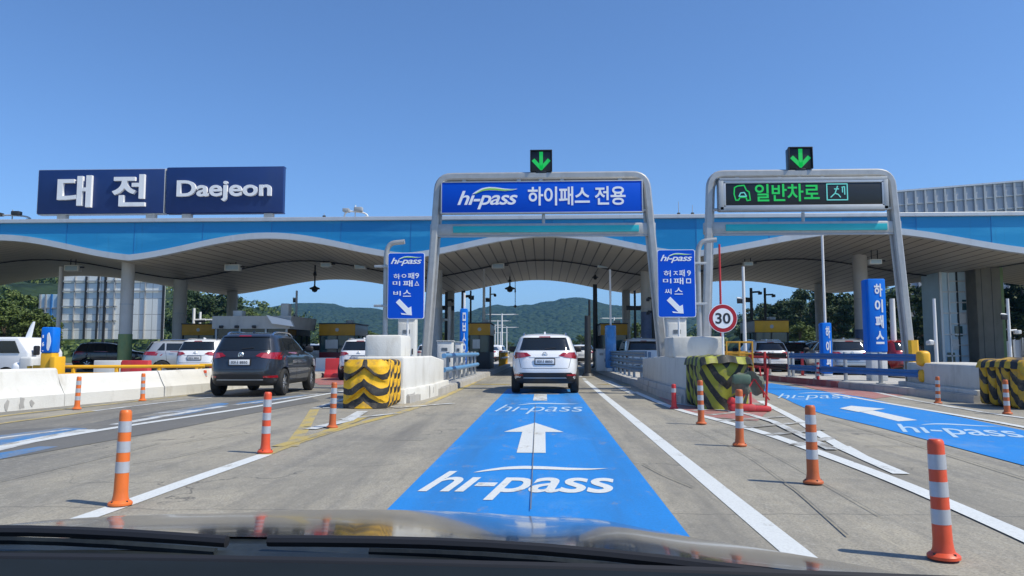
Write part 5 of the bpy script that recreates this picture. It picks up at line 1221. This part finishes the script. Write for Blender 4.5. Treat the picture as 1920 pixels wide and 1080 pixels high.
def car_parts(key, K):
    """builds the meshes of one kind of car once; returns [(part name, mesh, role, [(sub-part name, mesh, role)])]"""
    sl = K['sl']
    def S(z):
        z = min(max(z, sl[0][0]), sl[-1][0])
        for i, (a, b) in enumerate(zip(sl, sl[1:])):
            if z <= b[0]:
                t = (z-a[0])/(b[0]-a[0]); p = sl[max(i-1, 0)]; q = sl[min(i+2, len(sl)-1)]; out = []
                for k in range(1, 5):
                    m0 = (b[k]-p[k])/(b[0]-p[0])*(b[0]-a[0]) if b[0] > p[0] else 0; m1 = (q[k]-a[k])/(q[0]-a[0])*(b[0]-a[0])
                    h = (2*t**3-3*t*t+1)*a[k]+(t**3-2*t*t+t)*m0+(-2*t**3+3*t*t)*b[k]+(t**3-t*t)*m1; out.append(h)
                return out
    def rear(x, z, off=0):
        a, b, hw, n = S(z); u = min(1, abs(x)/hw); return Vector((x, (a+b)/2-(b-a)/2*(1-u**n)**(1/n)-off, z))
    def front(x, z, off=0):
        a, b, hw, n = S(z); u = min(1, abs(x)/hw); return Vector((x, (a+b)/2+(b-a)/2*(1-u**n)**(1/n)+off, z))
    def sidep(y, z, s, off=0):
        a, b, hw, n = S(z); u = min(.9999, abs(y-(a+b)/2)/((b-a)/2)); return Vector((s*(hw*(1-u**n)**(1/n)+off), y, z))
    zs = []
    for a, b in zip(sl, sl[1:]):
        for k in range(3): zs.append(a[0]+(b[0]-a[0])*k/3)
    zs.append(sl[-1][0]); rings = []
    for z in zs:
        a, b, hw, n = S(z); ring = []
        for k in range(88):
            t = 2*math.pi*k/88; c, s = math.cos(t), math.sin(t); e = 2/n
            ring.append(Vector((hw*math.copysign(abs(c)**e, c), (a+b)/2+(b-a)/2*math.copysign(abs(s)**e, s), z)))
        rings.append(ring)
    mb = MB(); mb.loft(rings, True)
    for f in mb.bm.faces: f.material_index = 1 if f.calc_center_median().z < .43 else 0
    body = mb.build('body', [M_WHITECAR, M_BLACK], ang=50)
    cb = MB()
    for wy in K['wheels']: cb.cyl((-1.2, wy, K['wr']), (1.2, wy, K['wr']), K['wr']+.055, seg=40)
    cut = cb.build('cut', M_BLACK); md = body.modifiers.new('b', 'BOOLEAN'); md.object = cut; md.operation = 'DIFFERENCE'; md.solver = 'EXACT'
    dg = bpy.context.evaluated_depsgraph_get(); bm_ = bpy.data.meshes.new_from_object(body.evaluated_get(dg)); smooth(bm_, 50)
    bpy.data.objects.remove(cut); bpy.data.objects.remove(body)
    while len(bm_.materials) < 2: bm_.materials.append(M_BLACK)
    def mesh(mb, m, ang=40): o = mb.build('m', m, ang=ang); me = o.data; bpy.data.objects.remove(o); return me
    def patch(fn, corners, m, nu=12, nv=6, off=.006, back=.03):
        """a panel lying on the body: corners (u,z) anticlockwise from lower left"""
        (a, b, c, d) = corners; out, inn = [], []
        for j in range(nv+1):
            v = j/nv; r1, r2 = [], []
            for i in range(nu+1):
                u = i/nu; p = [(a[k]*(1-u)+b[k]*u)*(1-v)+(d[k]*(1-u)+c[k]*u)*v for k in (0, 1)]
                r1.append(fn(p[0], p[1], off)); r2.append(fn(p[0], p[1], -back))
            out.append(r1); inn.append(r2)
        mb = MB(); mb.loft(out, closed=False)
        for e in (0, -1): mb.loft([out[e], inn[e]], closed=False); mb.loft([[r[e] for r in out], [r[e] for r in inn]], closed=False)
        return mesh(mb, m)
    P_ = [('body', bm_, 'paint', [])]
    z0, w0, z1, w1 = K['win']
    P_.append(('rear_window', patch(rear, ((-w0, z0), (w0, z0), (w1, z1), (-w1, z1)), M_GLASS, 40, 14, .012), None, [('wiper', (lambda mb: mesh(mb, M_BLACK))(MB().cyl(rear(0, z0+.03, .02), rear(.30, z0+.055, .02), .012)), None)]))
    P_.append(('spoiler', patch(rear, ((-w1*1.03, z1+.005), (w1*1.03, z1+.005), (w1*.98, z1+.06), (-w1*.98, z1+.06)), M_WHITECAR, 20, 3, .05, .08), 'paint', [('brake_lamp', patch(rear, ((-.16, z1+.012), (.16, z1+.012), (.15, z1+.04), (-.15, z1+.04)), M_TAIL, 6, 2, .058, .0), None)]))
    a, b = K['lamp']
    for s in (-1, 1):
        hw = S((a+b)/2)[2]
        if key == 'suv': cs = ((s*.38, a+.09), (s*(hw-.012), a-.01), (s*(hw-.012), b), (s*.50, b-.015))
        else: cs = ((s*(hw-.22), a), (s*(hw-.012), a), (s*(hw-.02), b), (s*(hw-.17), b))
        mid = ((s*.52, a+.055), (s*.74, a+.02), (s*.74, b-.03), (s*.58, b-.03)) if key == 'suv' else ((s*(hw-.19), a+.1), (s*(hw-.05), a+.1), (s*(hw-.05), a+.2), (s*(hw-.18), a+.2))
        P_.append(('tail_lamp', patch(rear, cs, M_TAIL, 18, 5, .014), None, [('lens', patch(rear, mid, M_TAILC, 8, 4, .018, 0), None)]))
        rf = ((s*.60, .50), (s*.86, .49), (s*.86, .555), (s*.60, .545)) if key == 'suv' else ((s*.62, .34), (s*.84, .34), (s*.84, .38), (s*.62, .38))
        P_.append(('reflector', patch(rear, rf, M_TAIL, 8, 2, .02), None, []))
        # side windows, door gaps, mirror, roof rail
        q0, q1 = K['side']; f = K['wheels']
        for (ya, yb, yc, yd) in ((f[0]-.22, f[0]+.10, f[0]+.10, f[0]+.02), (f[0]+.16, f[0]+.98, f[0]+.96, f[0]+.17), (f[0]+1.06, f[0]+2.20, f[0]+1.62, f[0]+1.04)):
            P_.append(('side_window', patch(lambda u, z, o, s=s: sidep(u, z, s, o), ((ya, q0), (yb, q0), (yc, q1), (yd, q1)), M_GLASS, 8, 6), None, []))
        for yy in (f[0]+.13, f[0]+1.02, f[0]+2.25):
            P_.append(('door_gap', patch(lambda u, z, o, s=s: sidep(u, z, s, o), ((yy+.1*(yy < f[0]+.5), .42), (yy+.012+.1*(yy < f[0]+.5), .42), (yy+.012, q0-.03), (yy, q0-.03)), M_BLACK, 1, 8, .002), None, []))
        for yy in (f[0]+.30, f[0]+1.15):
            P_.append(('door_handle', patch(lambda u, z, o, s=s: sidep(u, z, s, o), ((yy, q0-.14), (yy+.18, q0-.14), (yy+.18, q0-.105), (yy, q0-.105)), M_WHITECAR, 3, 2, .03), 'paint', []))
        mb = MB(); p = sidep(f[0]+2.05, q0, s, .13); mb.box(p+Vector((s*.04, 0, .04)), (.25, .13, .18), .06, seg=3); mb.cyl(p-Vector((s*.12, 0, 0)), p, .03); P_.append(('wing_mirror', mesh(mb, M_BLACK), None, []))
        if key == 'suv':
            mb = MB(); x = s*.60; mb.tube(rnd_path([(x, .75, 1.60), (x*1.0, .85, 1.69), (x*1.0, 2.2, 1.70), (x*1.02, 2.45, 1.58)]), .022, 8); P_.append(('roof_rail', mesh(mb, M_CHROME), None, []))
    P_.append(('lower_bumper', patch(rear, ((-.86, .295), (.86, .295), (.86, K['rearsill']-.13), (-.86, K['rearsill']-.13)), M_BLACK, 24, 5, .012), None,
        [('trim', patch(rear, ((-.60, K['rearsill']-.145), (.60, K['rearsill']-.145), (.58, K['rearsill']-.12), (-.58, K['rearsill']-.12)), M_POLE, 20, 2, .022, .0), None)]))
    P_.append(('bumper_band', patch(rear, ((-.905, K['rearsill']-.14), (.905, K['rearsill']-.14), (.72, K['rearsill']+.01), (-.72, K['rearsill']+.01)), M_BLACK, 24, 3, .008), None, []))
    pa, pb = K['plate']
    b_ = fit(glyphs('03\ub098 8850' if key == 'suv' else '62\ub2e4 1047', .02), -.21, .21, pa+.025, pb-.025); mb = MB(); mb.merge(b_, UPR)
    yp = rear(0, (pa+pb)/2).y-.035
    for v in mb.bm.verts: v.co.y = yp-.012
    ink = mesh(mb, M_INK)
    mb = MB(); mb.box((0, yp, (pa+pb)/2), (.52, .02, pb-pa), .006); pl = mesh(mb, M_PLATE)
    mb = MB(); mb.box((0, yp+.016, (pa+pb)/2), (.57, .03, pb-pa+.05), .01); fr = mesh(mb, M_BLACK)
    P_.append(('number_plate', pl, None, [('lettering', ink, None), ('plate_frame', fr, None)]))
    if key == 'suv':
        e = rear(0, 1.085, .012); mb = MB(); R_, r_ = .062, .011
        rg = [[Vector((e.x+(R_+r_*math.cos(t))*math.cos(a), e.y+r_*math.sin(t)*.6, e.z+(R_+r_*math.cos(t))*math.sin(a))) for t in [k*math.pi/3 for k in range(6)]] for a in [k*math.pi/12 for k in range(25)]]
        mb.loft(rg); mb.box(e, (.02, .012, .1), .004, Matrix.Rotation(.5, 3, 'Y')); mb.box(e, (.02, .012, .09), .004, Matrix.Rotation(-.7, 3, 'Y')); P_.append(('emblem', mesh(mb, M_CHROME), None, []))
        for cs in (((-.62, .705), (.62, .705), (.62, .715), (-.62, .715)), ((-.66, .72), (-.648, .72), (-.72, 1.0), (-.732, 1.0)), ((.648, .72), (.66, .72), (.732, 1.0), (.72, 1.0))):
            P_.append(('tailgate_gap', patch(rear, cs, M_BLACK, 16, 4, .002), None, []))
        P_.append(('chrome_strip', patch(rear, ((-.42, 1.012), (.42, 1.012), (.42, 1.03), (-.42, 1.03)), M_WHITECAR, 12, 1, .012), 'paint', []))
    mb = MB(); zt = sl[-1][0]; mb.prism([(1.0, zt-.03), (1.26, zt-.01), (1.02, zt+.055)], -.025, .025, 'YZ'); P_.append(('antenna', mesh(mb, M_WHITECAR), 'paint', []))
    zf = [s_ for s_ in sl if s_[0] > q0-.01][0][0]
    P_.append(('windscreen', patch(front, ((-.70, zf+.03), (.70, zf+.03), (.62, z1), (-.62, z1)), M_GLASS, 16, 6), None, []))
    r = K['wr']
    for wy in K['wheels']:
        for s in (-1, 1):
            mb = MB(); o = s*.83; mb.lathe([(r*.62, -.10), (r*.66, -.115), (r*.9, -.115), (r*.98, -.09), (r, -.05), (r, .05), (r*.98, .09), (r*.9, .115), (r*.66, .115), (r*.62, .10), (r*.62, -.10)], (o, wy, r), 36, 'X', False); ty = mesh(mb, M_TYRE)
            mb = MB(); mb.lathe([(r*.64, .07), (r*.66, .095), (r*.58, .08), (r*.52, .02), (.0, .02)] if s > 0 else [(r*.64, -.07), (r*.66, -.095), (r*.58, -.08), (r*.52, -.02), (.0, -.02)], (o, wy, r), 36, 'X')
            for f_ in mb.bm.faces: f_.material_index = 1
            mb.mi = 0
            for k in range(7):
                a = 2*math.pi*k/7; m3 = Matrix.Rotation(a, 3, 'X'); mb.box(Vector((o+s*.07, wy, r))+m3 @ Vector((0, 0, r*.33)), (.03, .045, r*.56), .008, m3)
            mb.cyl((o+s*.05, wy, r), (o+s*.09, wy, r), .055); rim = mesh(mb, [M_RIM, M_DARK])
            P_.append(('wheel', ty, None, [('rim', rim, None)]))
    return P_
def car(label, x, y, rz, paint, key='suv', z=0, name='parked_car', cat='car', sc=1, group='cars at the toll plaza', cut=False):
    if key not in CAR: CAR[key] = car_parts(key, SUV if key == 'suv' else VAN)
    t = thing(name, label, cat, (x, y, z), rz, group); t.scale = (sc, sc, sc)
    for nm, me, role, subs in CAR[key]:
        o = link(nm, me, t)
        if role == 'paint': o.material_slots[0].link = 'OBJECT'; o.material_slots[0].material = paint
        if cut: continue
        for n2, m2, r2 in subs:
            c = link(n2, m2, o)
    return t
car('white SUV seen from behind, driving on the blue middle lane', .02, 20.6, R(-.4), M_WHITECAR, name='moving_car')
car('dark grey SUV passing the white barrier on the left lane', -7.80, 18.9, R(2.5), M_GREYCAR, name='moving_car')
def carpx(label, px, Y, rz, paint, key='suv', **k): return car(label, P(px, 600, Y)[0], Y, R(rz), paint, key, **k)
carpx('white SUV behind the yellow boom, left of the dark grey car', 366, 29.5, 4, M_WHITECAR)
carpx('silver car facing sideways between the left columns', 268, 34, -62, M_SILVERCAR)
carpx('black car facing sideways behind the silver car', 300, 38, -70, M_BLACKCAR)
carpx('black car facing sideways behind the yellow rail at the far left', 140, 44, -65, M_BLACKCAR)
carpx('white and red-lit car half hidden by the left white nose block', 672, 29.5, 0, M_WHITECAR)
carpx('white van in the lane behind the right guardrail', 1207, 38, 0, M_WHITECAR, 'van')
carpx('silver-grey SUV behind the blue guardrail between the blue columns', 1597, 31, -3, M_SILVERCAR)
carpx('black SUV behind the silver-grey one at the right columns', 1565, 38, 0, M_BLACKCAR)
carpx('dark red car in front of the yellow-topped booth on the right', 1712, 33, 20, M_REDCAR)
carpx('black car with red lamps left of the short blue column', 1500, 40, 0, M_BLACKCAR)
carpx('white car with red pipes in front of it under the bright yellow booth', 1448, 35, 0, M_WHITECAR)
carpx('silver car at the right edge behind the barrier', 1735, 45, 60, M_SILVERCAR)
FAR = (('white car farthest left beyond the plaza exit', 935, 75, 70, M_WHITECAR), ('white van beyond the plaza just left of the white SUV', 948, 88, 80, M_WHITECAR), ('silver car beyond the plaza, seen over the left kerb', 922, 96, 75, M_SILVERCAR),
       ('white car queueing beyond the right kerb', 1090, 62, 0, M_WHITECAR), ('black car queueing beyond the right kerb', 1098, 74, 0, M_BLACKCAR), ('silver car farthest along the exit road', 1088, 95, 0, M_SILVERCAR),
       ('white car in the far traffic left of the yellow booth', 590, 55, 0, M_WHITECAR), ('silver car in the far traffic beside the maroon booth', 598, 72, 0, M_SILVERCAR), ('white car in the far traffic behind the cabinets', 800, 58, 0, M_WHITECAR))
for l, px, Y, rz, m in FAR: carpx(l, px, Y, rz, m, 'van' if 'van' in l else 'suv', cut=True, group='distant cars beyond the plaza')

# small white truck at the far left
x = P(20, 650, 24)[0]; t = thing('small_truck', 'small white truck cut by the left edge behind the barrier', 'truck', (x-.4, 23.6, 0))
mb = MB(); mb.prism([(0, .5), (1.9, .5), (1.9, 1.15), (1.55, 1.62), (.1, 1.62), (0, 1.5)], -.85, .85, 'XZ'); bev(mb, .07, 3); mb.build('cab', M_WHITECAR, t)
mb = MB(); mb.prism([(.15, 1.12), (.85, 1.12), (.85, 1.5), (.15, 1.5)], -.87, -.84); mb.build('side_window', M_GLASS, t); mb = MB(); mb.prism([(.95, 1.12), (1.62, 1.12), (1.45, 1.5), (.95, 1.5)], -.87, -.84); mb.build('side_window', M_GLASS, t)
mb = MB(); mb.box((-1.4, 0, .85), (2.6, 1.7, .35), .03); mb.build('load_bed', M_SOFTWHITE, t)
for wx in (-1.6, 1.2):
    for s in (-.75, .75):
        mb = MB(); mb.lathe([(.2, -.1), (.33, -.1), (.36, -.05), (.36, .05), (.33, .1), (.2, .1), (.2, -.1)], (wx, s, .36), 28, 'Y', False); wl = mb.build('wheel', M_TYRE, t)
        mb = MB(); mb.lathe([(.21, -.06), (.1, -.03), (0, -.03), (0, .03), (.1, .03), (.21, .06)], (wx, s, .36), 20, 'Y'); mb.build('rim', M_RIM, wl)
mb = MB(); mb.box((2.0, -.62, 1.2), (.12, .2, .3), .04); mb.build('wing_mirror', M_BLACK, t)
x = P(48, 660, 22)[0]
t = thing('equipment_box', 'white dented equipment box behind the left barrier beside the ticket column', 'box', (x, 22, .2))
mb = MB(); mb.box((0, .25, .5), (.42, .5, .62), .07, seg=3); mb.build('housing', M_SOFTWHITE, t); mb = MB(); mb.box((-.3, .2, .42), (.36, .4, .42), .12, Matrix.Rotation(.3, 3, 'Y'), 3); mb.build('hood', M_LETTER, t); mb = MB(); mb.cyl((0, .25, 0), (0, .25, .25), .1); mb.build('pedestal', M_POLE, t)
# red and white water barriers in the far left lane
for i, (px, Y, lab) in enumerate(((612, 36, 'red and white plastic barrier right of the dark grey car'), (632, 33, 'red plastic barrier in front of the white and red-lit car'), (205, 26, 'red and white plastic barrier behind the yellow rail on the left'))):
    x = P(px, 680, Y)[0]; t = thing('plastic_barrier', lab, 'barrier', (x, Y, .0), 0, 'plastic road barriers')
    for k in (0, 1):
        mb = MB(); mb.prism([(-.30, 0), (-.30, .15), (-.14, .35), (-.12, .85), (.12, .85), (.14, .35), (.30, .15), (.30, 0)], -.5+k, .48+k, 'YZ'); bev(mb, .03, 2); mb.build('module', M_RED if (k+i) % 2 else M_SOFTWHITE, t)

# ------------------------------------------------------------------ the car we sit in: bonnet, cowl, wipers, dashboard
t = thing('own_car', 'glossy dark car bonnet with wipers and dashboard along the bottom of the picture', 'car', (-.40, 0, 0))
M_BONNET = mat('glossy_bonnet_paint', (.010, .012, .015), .11, 0, .05, 2, coat=.25, spec=.3)
M_DASH = mat('dashboard_plastic', (.012, .017, .022), .85, 0, .3, 8, spec=.1)  # near-black base carries the shade of the car roof, which is not modelled
M_COWL = mat('cowl_plastic', (.012, .016, .019), .5, 0, .5, 5, bump=.5, bscale=9, spec=.25, dirt=(.05, .06, .06), dscale=4, damt=.7)
def hz(u, y):
    """bonnet height: u across from the centre line, y forward of the viewer"""
    d = max(0, y-.9); c = .022 + .062*d
    z = .962 - .118*d - .042*d*d - c*u*u + .010*math.exp(-((abs(u)-.52)/.10)**2)*min(1, d*2)
    e = max(0, abs(u)-.90); z -= 2.2*e*e
    f = max(0, y-1.86); z -= 1.6*f*f
    return z
rings = []
for j in range(60):
    y = 1.03 + 1.25*j/59; W = 1.04-.12*max(0, (y-1.3))**1.5; ring = []
    for i in range(81):
        u = -1+2*i/80; uu = u*W; yy = y - .10*(uu/.9)**2*(1.15-min(1, (y-1.1)))  - .16*max(0, abs(uu)-.2)**2*(y-1.1)
        ring.append(Vector((uu, yy, hz(uu, y))))
    rings.append(ring)
sides = []
mb = MB(); mb.loft(rings, closed=False); mb.build('bonnet', M_BONNET, t, ang=80)
mb = MB()
mb.loft([rings[-1]]+[[Vector((p.x*1.01, p.y+.05-.03*k, .62-.14*k)) for p in rings[-1]] for k in range(4)], closed=False); mb.build('front_bumper', M_BONNET, t, ang=60)
for s in (0, -1):
    edge = [r[s] for r in rings]; sg = -1 if s == 0 else 1
    mb = MB(); mb.loft([edge]+[[Vector((p.x+sg*(.05+.01*k), p.y, p.z-.12-.13*k)) for p in edge] for k in range(4)], closed=False); mb.build('fender', M_BONNET, t, ang=60)
for s in (-1, 1):
    mb = MB(); mb.lathe([(.2, -.1), (.3, -.11), (.33, -.06), (.33, .06), (.3, .11), (.2, .1), (.2, -.1)], (s*.80, 1.5, .33), 28, 'X', False); wl = mb.build('wheel', M_TYRE, t)
    mb = MB(); mb.lathe([(.21, -.07), (.1, -.03), (0, -.03), (0, .03), (.1, .03), (.21, .07)], (s*.80, 1.5, .33), 20, 'X'); mb.build('rim', M_RIM, wl)
rings2 = []
for j in range(14):
    v = j/13; ring = []
    for i in range(61):
        u = -1+2*i/60; uu = u*1.0; y1 = 1.035-.115*(uu/.9)**2; y0 = .70-.10*(uu/.9)**2; yy = y0+(y1-y0)*v
        z = hz(uu, 1.03)-.006 + .050*(1-v) + .004*math.sin(v*26)
        ring.append(Vector((uu, yy, z)))
    rings2.append(ring)
mb = MB(); mb.loft(rings2, closed=False); mb.build('cowl', M_COWL, t, ang=60)
def wiper(x0, y0, x1, y1, z0, z1):
    mb = MB(); p = [Vector((x0+(x1-x0)*k/10, y0+(y1-y0)*k/10+.02*math.sin(k/10*3.14), z0+(z1-z0)*k/10+.010*math.sin(k/10*3.14))) for k in range(11)]
    mb.tube(p, .007, 8); o = mb.build('wiper', M_BLACK, t)
    mb = MB(); mb.tube([q_+Vector((0, -.03, -.004)) for q_ in p[2:]], .005, 6); mb.build('blade', M_COWL, o)
wiper(-.62, .90, .02, .90, .962, .972); wiper(.06, .93, .74, .80, .966, .956)
rings3 = []
for j in range(8):
    v = j/7; yy = .08+.61*v
    rings3.append([Vector((-.95+1.9*i/40, yy-.03*((i-20)/20)**2*v, .985+.0225*v-.008*max(0, (i-20)/20)**2*v)) for i in range(41)])
mb = MB(); mb.loft(rings3, closed=False); mb.loft([rings3[0], [p-Vector((0, 0, .5)) for p in rings3[0]]], closed=False); mb.loft([rings3[7], [p-Vector((0, -.01, .12)) for p in rings3[7]]], closed=False); mb.build('dashboard', M_DASH, t, ang=60)
mb = MB(); mb.tube([p+Vector((0, .012, -.004)) for p in rings3[7][::2]], .0065, 8); mb.build('windscreen_seal', M_BLACK, t)

# ------------------------------------------------------------------ air
mb = MB(); mb.box((0, 1950, 98), (8500, 4600, 204)); hzb = mb.build('haze', newmat('air'), sm=False); hzb['kind'] = 'stuff'
m = hzb.data.materials[0]; n = m.node_tree; n.nodes.clear()
po = n.nodes.new('ShaderNodeOutputMaterial'); pv = n.nodes.new('ShaderNodeVolumePrincipled'); pv.inputs['Color'].default_value = (.15, .5, 1, 1); pv.inputs['Density'].default_value = .00021; pv.inputs['Anisotropy'].default_value = .2
n.links.new(pv.outputs[0], po.inputs['Volume'])
scene.cycles.volume_bounces = 0

# yellow guard frame behind the weathered block
x, _ = P(1386, 640, 25); t = thing('guard_frame', 'yellow guard frame with mesh panel behind the weathered block near the speed sign', 'guard frame', (x, 25, .2))
for sx in (-.42, 0, .42):
    mb = MB(); mb.box((sx, 0, .65), (.05, .05, 1.3), .01); mb.build('post', M_BOOTHY, t)
for zz in (.5, .9, 1.27):
    mb = MB(); mb.box((0, 0, zz), (.8, .04, .06), .01); mb.build('rail', M_BOOTHY, t)
mb = MB(); mb.box((-.1, .06, .75), (.8, .03, .45), .01); mb.build('mesh_panel', M_BOOTHY, t)
